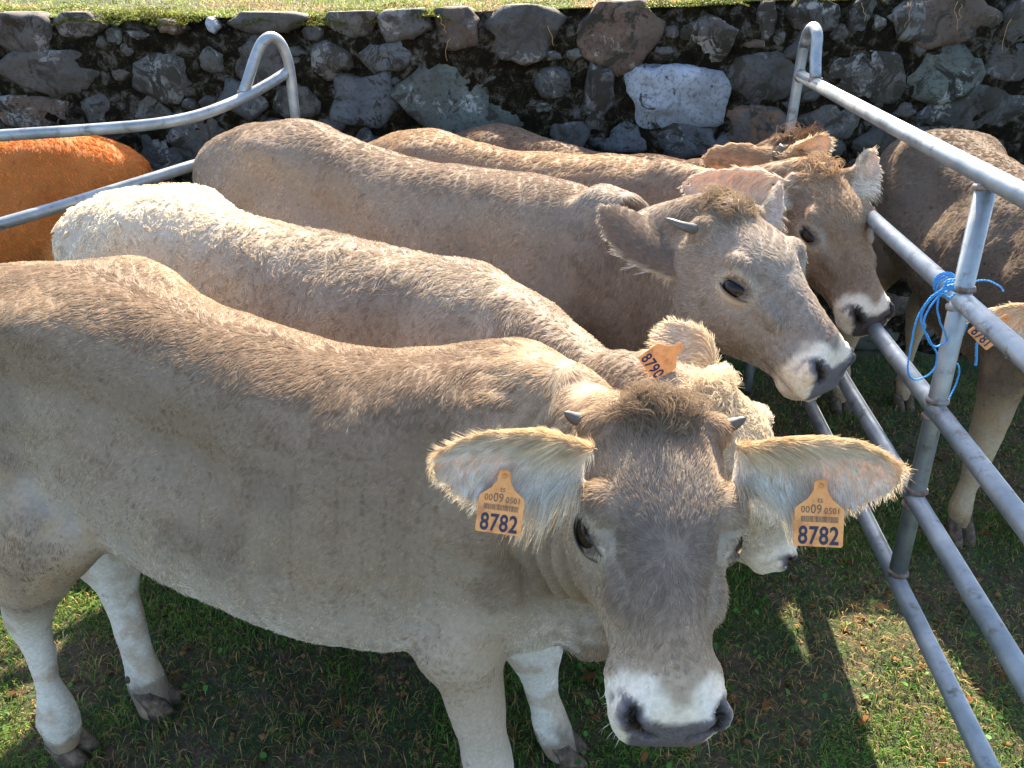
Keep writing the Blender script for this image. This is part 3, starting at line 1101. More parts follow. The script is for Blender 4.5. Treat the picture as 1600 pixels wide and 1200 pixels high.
def grow_skin(fm, voxel):
    me = bpy.data.meshes.new("form")
    me.from_pydata([tuple(v) for v in fm.V], [], fm.F)
    ob = bpy.data.objects.new("form", me)
    col.objects.link(ob)
    md = ob.modifiers.new("r", 'REMESH'); md.mode = 'VOXEL'; md.voxel_size = voxel
    dg = bpy.context.evaluated_depsgraph_get()
    ev = ob.evaluated_get(dg)
    out = bpy.data.meshes.new_from_object(ev)
    bpy.data.objects.remove(ob); bpy.data.meshes.remove(me)
    n = len(out.vertices)
    V = np.empty(n * 3); out.vertices.foreach_get("co", V); V = V.reshape(-1, 3)
    ne = len(out.edges)
    E = np.empty(ne * 2, np.int32); out.edges.foreach_get("vertices", E); E = E.reshape(-1, 2)
    kd = KDTree(len(fm.V))
    for i, v in enumerate(fm.V):
        kd.insert(v, i)
    kd.balance()
    idx = np.array([kd.find(v)[1] for v in V])
    tg = np.array(fm.tag)[idx]
    comb = np.array(fm.comb, float)[idx]
    aux = np.array(fm.aux, float)[idx]
    return out, V, E, tg, comb, aux

def laplace(X, E, it, lam):
    n = len(X)
    deg = np.maximum(np.bincount(E.ravel(), minlength=n), 1)
    X = X.copy()
    lam = np.broadcast_to(np.asarray(lam, float), (n,))[:, None]
    for _ in range(it):
        S = np.empty_like(X)
        for k in range(X.shape[1]):
            S[:, k] = np.bincount(E[:, 0], X[E[:, 1], k], n) + np.bincount(E[:, 1], X[E[:, 0], k], n)
        X += lam * (S / deg[:, None] - X)
    return X

def seg_dist(p, a, b):
    a, b = np.asarray(a, float), np.asarray(b, float)
    t = np.clip(((p - a) @ (b - a)) / np.dot(b - a, b - a), 0, 1)
    return np.linalg.norm(p - a - t[:, None] * (b - a), axis=1), t

def vert_normals(me):
    n = len(me.vertices)
    N = np.empty(n * 3)
    me.vertex_normals.foreach_get("vector", N)
    return N.reshape(-1, 3)

def hair(name, me, V, N, tg, comb, length, colr, lift, curl, parent, dens, rad0, seed, clump=0.5, cell=0.011):
    rng = np.random.default_rng(seed)
    me.calc_loop_triangles()
    nt = len(me.loop_triangles)
    tri = np.empty(nt * 3, np.int32); me.loop_triangles.foreach_get("vertices", tri); tri = tri.reshape(-1, 3)
    A, B, C = V[tri[:, 0]], V[tri[:, 1]], V[tri[:, 2]]
    cr = np.cross(B - A, C - A)
    area = np.linalg.norm(cr, axis=1) / 2
    fn = norm(cr)
    ctr = (A + B + C) / 3
    vd = CAMP - ctr
    dist = np.linalg.norm(vd, axis=1)
    facing = (fn * vd).sum(1) / dist
    u, v, dep = project(ctr)
    ok = (dep > 0.2) & (u > -350) & (u < 1950) & (v > -250) & (v < 1450) & (facing > -0.55)
    tl = length[tri].mean(1)
    ok &= tl > 0.0015
    ear = (tg[tri] == T_EAR).mean(1)
    rho = dens / np.maximum(dist, 0.8) ** 2 * np.where(ear > 0.5, 1.7, 1.0) * np.clip(0.016 / np.maximum(tl, 0.005), 0.75, 1.9)
    cnt = rng.poisson(np.where(ok, area * rho, 0))
    ti = np.repeat(np.arange(nt), cnt)
    n = len(ti)
    if n == 0:
        return None
    r1, r2 = rng.uniform(0, 1, n), rng.uniform(0, 1, n)
    s1 = np.sqrt(r1)
    w = np.column_stack([1 - s1, s1 * (1 - r2), s1 * r2])
    def at(X):
        return (X[tri[ti]] * w[:, :, None]).sum(1) if X.ndim == 2 else (X[tri[ti]] * w).sum(1)
    p, nn = at(V), norm(at(N))
    cb, ln, cl, lf, cu = at(comb), at(length), at(colr), at(lift), at(curl)
    cb = norm(cb - nn * (cb * nn).sum(1)[:, None])
    bt = np.cross(nn, cb)
    ang = (vnoise(p, 16, seed) - .5) * .95 + (vnoise(p, 45, seed + 1) - .5) * .75 + rng.normal(0, .12, n) + (vnoise(p, 38, seed + 5) - .5) * 6.0 * cu
    cb2 = cb * np.cos(ang)[:, None] + bt * np.sin(ang)[:, None]
    ln = ln * rng.uniform(.65, 1.25, n) * (0.75 + 0.5 * vnoise(p, 30, seed + 2))
    lf = np.clip(lf * (0.75 + 0.5 * vnoise(p, 22, seed + 3)), 0.05, 1.2)
    cs = cell * np.clip(dist[ti], 1, 2.4)
    cen = worley_center(p / cs[:, None] * cell, cell, seed) / cell * cs[:, None]
    pull = cen - p
    pull = pull - nn * (pull * nn).sum(1)[:, None]
    K = 6
    s = np.linspace(0, 1, K)[None, :, None]
    along = cb2[:, None, :] * (ln[:, None, None] * (s * (1 - 0.12 * lf[:, None, None] * (1 - s))))
    rise = nn[:, None, :] * (ln * lf)[:, None, None] * (s * 1.25 - 0.80 * s * s)
    X = p[:, None, :] + along + rise + pull[:, None, :] * (clump * s ** 1.4)
    X = X - nn[:, None, :] * 0.0012
    if cu.max() > 0.01:
        ph = _hash(*np.floor(cen.T / cell * 3), seed) * 6.28
        amp = (cu * ln * 0.34)[:, None]
        ss = np.linspace(0, 1, K)[None, :]
        a = ph[:, None] + ss * 5.2
        side = np.cross(nn, cb2)
        X = X + side[:, None, :] * (amp * ss * np.sin(a))[:, :, None] + nn[:, None, :] * (amp * ss * 0.8 * (np.cos(a) - np.cos(ph)[:, None]))[:, :, None]
    X = X + np.array([0, 0, -1.0]) * (np.clip(ln - 0.02, 0, 1) * 0.55)[:, None, None] * s ** 2
    rad = rad0 * np.clip(dist[ti], 0.85, 3.2) * rng.uniform(.7, 1.25, n)
    rad = rad * np.where(ear[ti] > .5, .72, 1.0)
    RR = rad[:, None] * np.array([1.0, 1.0, .95, .8, .55, .2])[None, :]
    cv = bpy.data.hair_curves.new(name)
    cv.add_curves([K] * n)
    cv.attributes["position"].data.foreach_set("vector", np.ascontiguousarray(X, np.float32).ravel())
    ra = cv.attributes.get("radius") or cv.attributes.new("radius", 'FLOAT', 'POINT')
    ra.data.foreach_set("value", np.ascontiguousarray(RR, np.float32).ravel())
    ca = cv.attributes.new("hair_color", 'FLOAT_COLOR', 'CURVE')
    cvar = rng.uniform(.72, 1.24, n) * (0.80 + 0.40 * _hash(*np.floor(cen.T / cell * 3), seed + 9))
    rgba = np.ones((n, 4), np.float32)
    rgba[:, :3] = np.clip(cl * cvar[:, None], 0, .92)
    ca.data.foreach_set("color", rgba.ravel())
    cv.materials.append(M["hair"])
    o = bpy.data.objects.new(name, cv)
    col.objects.link(o)
    attach(o, parent)
    o["kind"] = "stuff"
    STRANDS.append(n)
    return o
STRANDS = []

def template_torso(tail, front, zh, zw, sc=1.0):
    tail, front = np.array(tail, float), np.array(front, float)
    rows = []
    for t, dz, w, h in ((0, -.12, .09, .26), (.06, -.07, .15, .34), (.13, -.03, .20, .42), (.25, .0, .245, .51), (.40, -.02, .235, .58), (.55, -.035, .262, .63), (.69, -.02, .268, .645), (.81, .0, .235, .64), (.91, -.03, .195, .57), (1.0, -.15, .13, .38)):
        xy = tail + (front - tail) * t
        z = np.interp(t, [.25, .81], [zh, zw]) + dz * sc
        rows.append((xy[0], xy[1], z, w * sc, h * sc))
    return rows

def template_legs(tail, front, sc=1.0, step=((0, 0), (0, 0), (0, 0), (0, 0))):
    tail, front = np.array(tail, float), np.array(front, float)
    h = (front - tail) / np.linalg.norm(front - tail)
    s = np.array([-h[1], h[0]])
    L = np.linalg.norm(front - tail)
    legs = []
    def P(f, lat, z, off=(0, 0)):
        q = tail + h * (L * f + off[0]) + s * (lat + off[1])
        return (q[0], q[1], z * sc)
    for k, sg in enumerate((1, -1)):
        o = np.array(step[k])
        legs.append([(*P(.17, sg * .13, .92), .19, .10), (*P(.19, sg * .145, .74), .155, .085), (*P(.165, sg * .15, .58, o * .3), .085, .06), (*P(.125, sg * .15, .46, o * .5), .06, .045),
                     (*P(.13, sg * .15, .36, o * .65), .042, .033), (*P(.14, sg * .15, .22, o * .8), .036, .031), (*P(.145, sg * .15, .13, o), .048, .043), (*P(.155, sg * .15, .075, o), .042, .042), (*P(.165, sg * .15, .03, o), .046, .046)])
    for k, sg in enumerate((1, -1)):
        o = np.array(step[2 + k])
        legs.append([(*P(.84, sg * .13, .86), .13, .08), (*P(.83, sg * .14, .68), .10, .07), (*P(.83, sg * .14, .52, o * .3), .066, .055), (*P(.835, sg * .14, .38, o * .6), .052, .048),
                     (*P(.835, sg * .14, .32, o * .7), .046, .044), (*P(.835, sg * .14, .20, o * .85), .036, .033), (*P(.835, sg * .14, .12, o), .047, .044), (*P(.842, sg * .14, .07, o), .042, .043), (*P(.85, sg * .14, .03, o), .046, .046)])
    return legs, np.array([h[0], h[1], 0])

def make_hoof(parent, p, head, sc=1.0):
    h = norm(np.array([head[0], head[1], 0])); S = np.array([-h[1], h[0], 0])
    for sg in (-1, 1):
        V = []
        rows = [(0.085, -.012, .030, .021), (0.05, .008, .040, .0235), (0.022, .020, .048, .026), (-.005, .026, .052, .027)]
        m = 14
        for z, f, a, b in rows:
            for j in range(m):
                th = 2 * math.pi * j / m
                q = np.array([p[0], p[1], 0]) + np.array([0, 0, z * sc - .010]) + h * (f + a * math.cos(th) * (1.0 if math.cos(th) > 0 else .72)) * sc + S * (sg * 0.0265 + b * math.sin(th)) * sc
                V.append(q)
        V = np.array(V)
        V += (vnoise(V, 60, 3)[:, None] - .5) * 0.006
        mesh_obj("hoof", V, [tuple(reversed(f)) for f in loft_faces(len(rows), m)], M["hoof"], parent)

def make_dewclaws(parent, p, head, z=.10):
    h = norm(np.array([head[0], head[1], 0])); S = np.array([-h[1], h[0], 0])
    for sg in (-1, 1):
        f2 = Form()
        add_blob(f2, np.array([p[0], p[1], z]) - h * .040 + S * sg * .020, (.009, .009, .012), n=7, m=10)
        mesh_obj("dewclaw", f2.V, f2.F, M["hoof"], parent)

def make_eye(root, H, s, coat):
    """eyeball with an upper and a lower lid that turn about the line between the eye corners"""
    r = .0235 * H.kv[0]
    e = EYE_OUT * [s, 1, 1]
    a = norm(np.array([-s * .12, .88, .22])); a = norm(a - e * np.dot(a, e)); b = np.cross(e, a) * s
    c0 = H.w((EYE + EYE_OUT * -.0150) * [s, 1, 1])
    e, a, b = H.d(e), H.d(a), H.d(b)
    if b[2] < 0 and np.dot(b, H.R[:, 2]) < 0:
        b = -b
    f2 = Form(); add_blob(f2, (0, 0, 0), np.array([r * 1.28, r, r]), np.column_stack([a, b, e]), n=16, m=22)
    mesh_obj("eye", np.array(f2.V) + c0, f2.F, M["eye"], root)
    for lo, hi, nm in ((17, 125, 1), (-33, -125, -1)):
        V, F, C = [], [], []
        na, nb = 10, 19
        for i in range(na):
            el = math.radians(lo + (hi - lo) * i / (na - 1))
            for j in range(nb):
                t = math.pi * j / (nb - 1)
                rr = r * (1.13 + .05 * (i == 1) + .07 * min(i, 5) / 5)
                V.append(c0 + rr * (math.cos(t) * a * 1.34 + math.sin(t) * (math.cos(el) * e + math.sin(el) * b)))
                k = min(i / 2.2, 1)
                C.append(srgb(40, 33, 30) * (1 - k) + coat["eyering"] * .8 * k)
        F = [(i * nb + j, i * nb + j + 1, (i + 1) * nb + j + 1, (i + 1) * nb + j) for i in range(na - 1) for j in range(nb - 1)]
        if nm > 0:       # lashes
            for j in range(3, nb - 3):
                k = len(V)
                p = V[j]; d = norm(p - c0)
                q = p + d * r * .55 - b * r * .30 + a * (j - nb / 2) * -.0006
                V += [p - a * .0007, p + a * .0007, q]
                C += [srgb(60, 50, 44)] * 3
                F.append((k, k + 1, k + 2))
        o = mesh_obj("eyelid", V, F, M["lid"], root)
        ca = o.data.attributes.new("coat_color", 'FLOAT_COLOR', 'POINT')
        rgba = np.ones((len(V), 4)); rgba[:, :3] = np.array(C)
        ca.data.foreach_set("color", rgba.ravel())

def make_calf(name, label, group, H, torso, neck, legs, heading, coat, ears, horns, voxel, dens, rad0, seed, blobs=(), long_hair=1.0, curl=0.0, poll=1.0, eyes=True, post=None, hairmod=None, colormod=None, whiskers=0, bony=1.35):
    fm = Form()
    add_torso(fm, torso)
    add_neck(fm, neck)
    for lg in legs:
        add_leg(fm, lg, heading)
    for b in blobs:
        add_blob(fm, *b)
    add_head(fm, H)
    for e in ears:
        add_ear(fm, **e)
    me, V, E, tg, comb, aux = grow_skin(fm, voxel)
    headish = (tg == T_HEAD) | (tg == T_EAR)
    soft = laplace(headish.astype(float)[:, None], E, 6, .5)[:, 0]
    it = max(4, int(round(0.065 / voxel)))
    V = laplace(V, E, it * 3, 0.5 * (1 - 0.86 * soft))
    V = laplace(V, E, 2, 0.45)
    comb = laplace(comb, E, 8, .5)
    me.vertices.foreach_set("co", V.ravel()); me.update()
    N = vert_normals(me)
    hl = H.l(V)
    isH = tg == T_HEAD
    t0, c0 = aux[:, 0], aux[:, 1]
    ln_ = H.ld(N)
    front = isH & (np.abs(hl[:, 0]) < .2)
    # eye openings, nostrils and mouth line
    disp = np.zeros(len(V)); eyeD = np.full(len(V), 9.0); nos = np.full(len(V), 9.0)
    for s in (-1, 1):
        c = EYE * [s, 1, 1]; e = EYE_OUT * [s, 1, 1]
        a = norm(np.array([-s * .12, .88, .22])); a = norm(a - e * np.dot(a, e)); b = np.cross(e, a) * s
        r = hl - c
        qa, qb, qe = r @ a, r @ b, r @ e
        el = np.sqrt((qa / .036) ** 2 + (qb / .0165) ** 2 + 0.6 * np.abs(qa / .036) ** 3)
        el[(qe < -.03) | ~front] = 9
        eyeD = np.minimum(eyeD, el)
        disp -= .014 * smooth(1.15, .65, el)
        disp += (.0030 + .002 * (qb > 0)) * np.exp(-((el - 1.50) / .30) ** 2)
        sl = np.column_stack([hl[:, 0], (hl[:, 2] - hl[:, 1]) * .7071])       # across and down the slope of the nose
        d1, _ = seg_dist(sl, np.array([.024 * s, -.358]), np.array([.041 * s, -.345]))
        d2, _ = seg_dist(sl, np.array([.041 * s, -.345]), np.array([.052 * s, -.322]))
        d3, _ = seg_dist(sl, np.array([.052 * s, -.322]), np.array([.049 * s, -.312]))
        d = np.minimum(np.minimum(d1 / .0055, d2 / .0085), d3 / .0075)
        d[(hl[:, 1] < .37) | (ln_[:, 1] + ln_[:, 2] < .1) | (hl[:, 2] < -.115)] = 9
        d[~front] = 9
        nos = np.minimum(nos, d)
        disp -= .015 * smooth(1.25, .3, d)
        disp += .003 * np.exp(-((d - 1.9) / .4) ** 2)
    mz = np.interp(hl[:, 1], [.27, .33, .40, .46], [-.132, -.136, -.130, -.124])
    mouth = np.exp(-((hl[:, 2] - mz) / .0045) ** 2) * smooth(.285, .31, hl[:, 1]) * front
    disp -= .0075 * mouth
    V = V + N * (disp * H.k)[:, None]
    lump = (fbm(V, 4.2, seed + 51, 2) - .5) * .030 + (fbm(V, 11, seed + 53, 2) - .5) * .012
    g = lambda v, m_, w_: np.exp(-((v - m_) / w_) ** 2)
    bone = (.030 * g(t0, .335, .045) * g(c0, .74, .16) - .034 * g(t0, .46, .075) * g(c0, .42, .26) + .016 * g(t0, .10, .05) * g(c0, .55, .3)
            + .020 * g(t0, .83, .05) * smooth(-.3, .1, c0) * smooth(.99, .8, c0) - .018 * g(t0, .715, .04) * smooth(.9, .5, c0) * smooth(-.9, -.3, c0)
            - .020 * g(t0, .30, .05) * g(c0, -.25, .3) - .016 * g(t0, .95, .03))
    bone = laplace(((tg == T_TORSO) * bone)[:, None], E, 45, .6)[:, 0]
    lump = lump + bone * bony
    rib = np.sin(t0 * 75) * .0028 * smooth(.34, .42, t0) * smooth(.78, .70, t0) * smooth(.75, .4, np.abs(c0))
    V = V + N * ((1 - soft) * lump + (tg == T_TORSO) * rib * (1 - soft))[:, None]
    if post:
        V = post(V, N, tg, hl, aux)
    me.vertices.foreach_set("co", V.ravel()); me.update()
    N = vert_normals(me)
    # coat colour and hair by region
    n = len(V)
    C = np.tile(coat["base"], (n, 1))
    nz = fbm(V, 5, seed, 3)[:, None]
    C = C * (1 - .5 * smooth(.35, .7, nz)) + coat["second"] * .5 * smooth(.35, .7, nz)
    pt = smooth(.52, .66, fbm(V, 7, seed + 31, 3))[:, None] * coat.get("patch_mix", .45)
    C = C * (1 - pt) + coat["back"] * pt
    z = V[:, 2]
    t, c, s_ = aux[:, 0], aux[:, 1], aux[:, 2]
    tor = (tg == T_TORSO)
    def mix(mask, colr):
        nonlocal C
        mask = np.clip(mask, 0, 1)[:, None]
        C = C * (1 - mask) + np.asarray(colr) * mask
    lowt = laplace((tor * smooth(-.42, -.92, c))[:, None], E, 10, .5)[:, 0]
    if "upper" in coat:
        up = laplace((tor * smooth(-.15, .55, c + (fbm(V, 4, seed + 81, 2) - .5) * .9))[:, None], E, 12, .5)[:, 0]
        mix(up * .6, coat["upper"])
        lw = laplace((tor * smooth(.10, -.75, c))[:, None], E, 12, .5)[:, 0]
        mix(lw * .55, coat["belly"])
    mix(lowt * coat.get("belly_mix", .85), coat["belly"])
    mix(smooth(.78, .99, c) * tor * coat.get("back_mix", .5), coat["back"])
    nk = laplace((tg == T_NECK).astype(float)[:, None], E, 14, .5)[:, 0]
    if "front" in coat:
        mix(np.maximum(laplace((tor * smooth(.34, .62, t))[:, None], E, 10, .5)[:, 0], nk) * 1.05 * (.7 + .7 * (fbm(V, 6, seed + 71, 2) - .2)), coat["front"])
    if "neck" in coat:
        mix(nk * .7 * smooth(.95, .5, c), coat["neck"])
    leg = laplace((tg == T_LEG).astype(float)[:, None], E, 14, .5)[:, 0]
    mix(leg * smooth(.66, .42, z) * coat.get("leg_mix", .9), coat["belly"])
    mix(leg * smooth(.13, .06, z + (fbm(V, 30, 4, 2) - .5) * .12) * .8, srgb(105, 84, 60))
    mix(leg * smooth(.50, .66, fbm(V, 16, seed + 61, 3)) * .55, srgb(186, 158, 122))
    x_, y_, z_ = hl[:, 0], hl[:, 1], hl[:, 2]
    fh = isH.astype(float)
    mix(fh * smooth(.06, -.0, np.abs(x_) - .03) * smooth(-.06, -.01, z_) * smooth(.36, .20, y_) * coat.get("brow_mix", .6), coat["brow"])
    mix(fh * smooth(.10, .03, y_) * smooth(.085, .03, np.abs(x_)) * smooth(-.07, -.02, z_) * coat.get("tuft_mix", .8), coat.get("tuft", coat["brow"]))
    mix(fh * smooth(-.02, -.08, z_) * coat.get("cheek_mix", .5), coat["cheek"])
    wob = (vnoise(V, 60, seed + 4) - .5) * .022
    edge = .350 + .045 * np.exp(-(x_ / .028) ** 2) * smooth(-.09, -.03, z_) + wob
    mix(fh * smooth(-.010, .012, y_ - edge), coat["muzzle"])
    wf = np.clip(eyeD, 0, 9)
    mix(fh * smooth(2.6, 1.5, wf) * .75, coat["eyering"])
    mix(fh * smooth(1.25, 1.0, wf), srgb(110, 94, 82))
    wS = (z_ - y_) * .7071
    ptop = -.330 + .016 * smooth(.012, .040, np.abs(x_))
    pl = fh * smooth(.004, -.004, wS - ptop + wob * .35) * (y_ > .36) * smooth(-.128, -.120, z_) * smooth(.053, .047, np.abs(x_) + .10 * np.clip(-.33 - wS, 0, 1))
    pl = np.maximum(pl, fh * smooth(1.9, 1.25, nos) * smooth(-.125, -.115, z_))
    mix(pl, coat.get("nose", srgb(104, 98, 100)))
    mix(fh * smooth(1.25, .75, nos), srgb(22, 17, 17))
    mix(mouth * .85, srgb(70, 52, 48))
    lip = fh * smooth(-.130, -.138, z_) * smooth(.36, .40, y_)
    mix(lip * .5, srgb(196, 170, 158))
    er = tg == T_EAR
    mix(er * (s_ > 0) * .9, coat["ear_in"])
    mix(er * (s_ < 0) * .7, coat["ear_out"])
    rim = er * smooth(.72, .98, np.maximum(np.abs(c), smooth(.8, 1.0, t)))
    mix(rim * .7, coat["ear_rim"])
    Ln = np.full(n, .0126)
    Ln[tg == T_NECK] = .017
    Ln[leg > .5] = np.where(z[leg > .5] > .6, .0115, .0085)
    Ln = np.where(tor & (c > .9), .0150, Ln)
    Ln = Ln + lowt * (.012 + .022 * np.exp(-((t - .40) / .08) ** 2))
    fl = .0110 + .005 * smooth(.16, .02, y_) + .026 * poll * smooth(.060, .01, y_) * smooth(.062, .03, np.abs(x_)) * smooth(-.06, -.02, z_)
    fl = fl * (1 - .62 * smooth(.30, .38, y_))
    Ln = np.where(isH, fl, Ln)
    Ln = np.where(isH & ((wf < 1.05)), 0, np.where(isH & (wf < 1.6), Ln * .5, Ln))
    Ln = Ln * (1 - np.clip(pl * 1.3, 0, 1))
    Ln = np.where(er, .013 + .026 * (s_ > 0) * smooth(.80, .2, t) + .006 * rim, Ln)
    Ln = np.where(z < .06, 0, Ln) * long_hair
    Ln = laplace(Ln[:, None], E, 2, .5)[:, 0]
    Lf = np.full(n, .22)
    Lf = np.where(isH, .36, Lf)
    Lf = Lf + .35 * (fl > .03) * isH + .14 * er
    Lf = Lf + .12 * (tor & (c > .85))
    Lf = np.where(leg > .5, .2, Lf)
    Cu = np.full(n, curl)
    Cu = np.where(isH, curl * .4 + .75 * poll * (fl > .022), Cu)
    Cu = Cu * np.where(tor, 1 - .75 * smooth(.5, .8, t), 1) * np.where(tg == T_NECK, .35, 1)
    Cu = np.where(er | (leg > .5), 0, Cu)
    if colormod is not None:
        C = colormod(V, tg, leg, C)
    if hairmod is not None:
        Ln = Ln * hairmod(V, tg, hl)
    root = empty(name, (torso[4][0], torso[4][1], 0))
    tag(root, label, "calf", group)
    ca = me.attributes.new("coat_color", 'FLOAT_COLOR', 'POINT')
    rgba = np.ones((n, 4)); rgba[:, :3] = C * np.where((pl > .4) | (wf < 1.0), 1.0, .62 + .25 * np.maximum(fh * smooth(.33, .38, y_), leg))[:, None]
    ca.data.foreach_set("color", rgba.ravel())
    wa = me.attributes.new("wet", 'FLOAT', 'POINT')
    wa.data.foreach_set("value", np.clip(pl, 0, 1))
    ta = me.attributes.new("thin", 'FLOAT', 'POINT')
    ta.data.foreach_set("value", laplace(er.astype(float)[:, None], E, 2, .5)[:, 0])
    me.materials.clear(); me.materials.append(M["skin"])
    me.polygons.foreach_set("use_smooth", [True] * len(me.polygons))
    me.name = "body"
    body = bpy.data.objects.new("body", me)
    col.objects.link(body); attach(body, root)
    if HAIR:
        hair("coat_hair", me, V, N, tg, comb, Ln, C, Lf, Cu, root, dens, rad0, seed)
    if eyes:
        for s in (-1, 1):
            make_eye(root, H, s, coat)
    for lg in legs:
        make_hoof(root, lg[-1], heading, .92)
    for lg in legs[:2]:
        make_dewclaws(root, lg[-2], heading)
    if whiskers:
        wr = np.random.default_rng(seed + 5)
        Vw, Fw = [], []
        cand = np.where(isH & (y_ > .37) & (np.abs(x_) > .022) & (pl < .3) & (nos > 2.2))[0]
        for i in wr.choice(cand, min(whiskers, len(cand)), replace=False):
            d = norm(N[i] + H.d([0, .5, -.45]) * .8 + wr.normal(0, .15, 3))
            L = wr.uniform(.008, .026)
            pts = [V[i], V[i] + d * L * .5, V[i] + d * L + np.array([0, 0, -.15 * L])]
            v, f = tube(pts, [.00035, .00028, .0001], 4)
            k = len(Vw)
            Vw.extend(v); Fw.extend([tuple(k + j for j in ff) for ff in f])
        wo = mesh_obj("whiskers", Vw, Fw, M["whisker"], root)
        wo["kind"] = "stuff"
    for (pts, r0) in horns:
        q = catmull(pts, 14)
        V2, F2 = tube(q, np.interp(np.linspace(0, 1, 14), [0, .5, .85, 1], [r0, r0 * .8, r0 * .45, r0 * .12]), 14)
        mesh_obj("horn", V2, F2, M["horn"], root)
    return root, (V, N, tg, aux)

def ear_tag(root, centre, normal, upv, digits, upper=True, sc=1.0, small=True):
    """flat plastic ear tag with its print"""
    n = norm(np.asarray(normal, float))
    u = norm(np.asarray(upv, float) - n * np.dot(upv, n))
    r = np.cross(u, n)
    Rm = Matrix([[r[0], u[0], n[0]], [r[1], u[1], n[1]], [r[2], u[2], n[2]]]).to_4x4()
    mw = Matrix.Translation(Vector(centre)) @ Rm @ Matrix.Scale(sc, 4)
    out = [(-.0285, -.0345), (-.0265, -.0370), (.0265, -.0370), (.0285, -.0345), (.0285, .0075), (.0265, .0105), (.014, .0205), (.0085, .030), (.0075, .040), (.004, .0435), (-.004, .0435), (-.0075, .040), (-.0085, .030), (-.014, .0205), (-.0265, .0105), (-.0285, .0075)]
    k = len(out)
    V = [(x, y, .0008) for x, y in out] + [(x, y, -.0008) for x, y in out]
    F = [tuple(range(k)), tuple(reversed(range(k, 2 * k)))] + [(i, k + i, k + (i + 1) % k, (i + 1) % k) for i in range(k)]
    o = mesh_obj("ear_tag", V, F, M["tag"], None, False)
    bv = o.modifiers.new("bevel", 'BEVEL'); bv.width = .0005; bv.segments = 2; bv.limit_method = 'ANGLE'
    o.matrix_world = mw
    o["label"] = "orange ear tag printed " + digits
    o.parent = root; o.matrix_parent_inverse = Matrix.Translation(root.location).inverted()
    def print_text(name, body, x, y, size, mat, sx=1.0, bold=0.0):
        cu = bpy.data.curves.new(name, 'FONT')
        cu.body = body; cu.size = size; cu.align_x = 'CENTER'; cu.extrude = .0002; cu.offset = bold
        cu.space_character = 1.08
        cu.materials.append(mat)
        t0 = bpy.data.objects.new("print_form", cu)
        col.objects.link(t0)
        dg = bpy.context.evaluated_depsgraph_get()
        tm = bpy.data.meshes.new_from_object(t0.evaluated_get(dg))
        bpy.data.objects.remove(t0); bpy.data.curves.remove(cu)
        tm.name = name
        t = bpy.data.objects.new(name, tm)
        col.objects.link(t)
        t.parent = o
        t.matrix_basis = Matrix.Translation((x, y, .0011)) @ Matrix.Diagonal((sx, 1, 1, 1))
    print_text("number_print", digits, 0, -.0335, .0300, M["ink"], .74, .0006)
    if small:
        print_text("code_print", "00", -.0165, .0035, .0115, M["grey_ink"], .85)
        print_text("code_print", "09", -.004, .0030, .0155, M["grey_ink"], .80)
        print_text("code_print", "0501", .0145, .0030, .0105, M["grey_ink"], .85)
        print_text("code_print", "ES", 0, .0160, .0070, M["grey_ink"], .9)
        rr = random.Random(5)
        V, F = [], []
        x = -.021
        while x < .021:
            w = rr.choice((.0004, .0006, .0010))
            b = len(V)
            for z in (.0009, .0012):
                V += [(x, -.0075, z), (x + w, -.0075, z), (x + w, -.0005, z), (x, -.0005, z)]
            F += [(b + 4, b + 5, b + 6, b + 7), (b, b + 1, b + 5, b + 4), (b + 1, b + 2, b + 6, b + 5), (b + 2, b + 3, b + 7, b + 6), (b + 3, b, b + 4, b + 7)]
            x += w + rr.choice((.0005, .0007, .0011))
        bo = mesh_obj("barcode_print", V, F, M["grey_ink"], None, False)
        bo.parent = o
    # pin
    f2 = Form(); add_blob(f2, (0, .036, .001), (.0035, .0035, .0018), n=6, m=10)
    pin = mesh_obj("tag_pin", f2.V, f2.F, M["tag"], None)
    pin.parent = o
    return o

PEN = "calves packed together inside the pen"
# ------------------------------------------------------------------ the calves in the picture
def coat(base, second, back, belly, brow, cheek, muzzle=(248, 234, 212), eyering=(205, 190, 168), ear_in=(226, 210, 184), ear_out=None, ear_rim=(224, 200, 158), **kw):
    d = dict(base=srgb(*base), second=srgb(*second), back=srgb(*back), belly=srgb(*belly), brow=srgb(*brow), cheek=srgb(*cheek), muzzle=srgb(*muzzle), eyering=srgb(*eyering), ear_in=srgb(*ear_in), ear_out=srgb(*(ear_out or base)), ear_rim=srgb(*ear_rim))
    d.update(kw)
    return d

DENS, RAD = 270000, 0.00031

def side(H, loc, towards):
    """a point on whichever side of the head lies nearer to `towards`"""
    c = [H.w(np.array(loc) * [q, 1, 1]) for q in (1, -1)]
    return min(c, key=lambda p: np.linalg.norm(p - np.asarray(towards)))

def neck_rows(a, wa, ha, mid, wm, hm, H, we=.078, he=.105):
    e = H.w((0, .045, -.095)); e2 = H.w((0, .02, -.085))
    return [(*a, wa, ha), (*mid, wm, hm), (*(0.5 * (np.asarray(mid) + e2)), (wm + we) / 2 * .98, (hm + he) / 2), (*e2, we, he), (*e, we * .9, he * .85)]

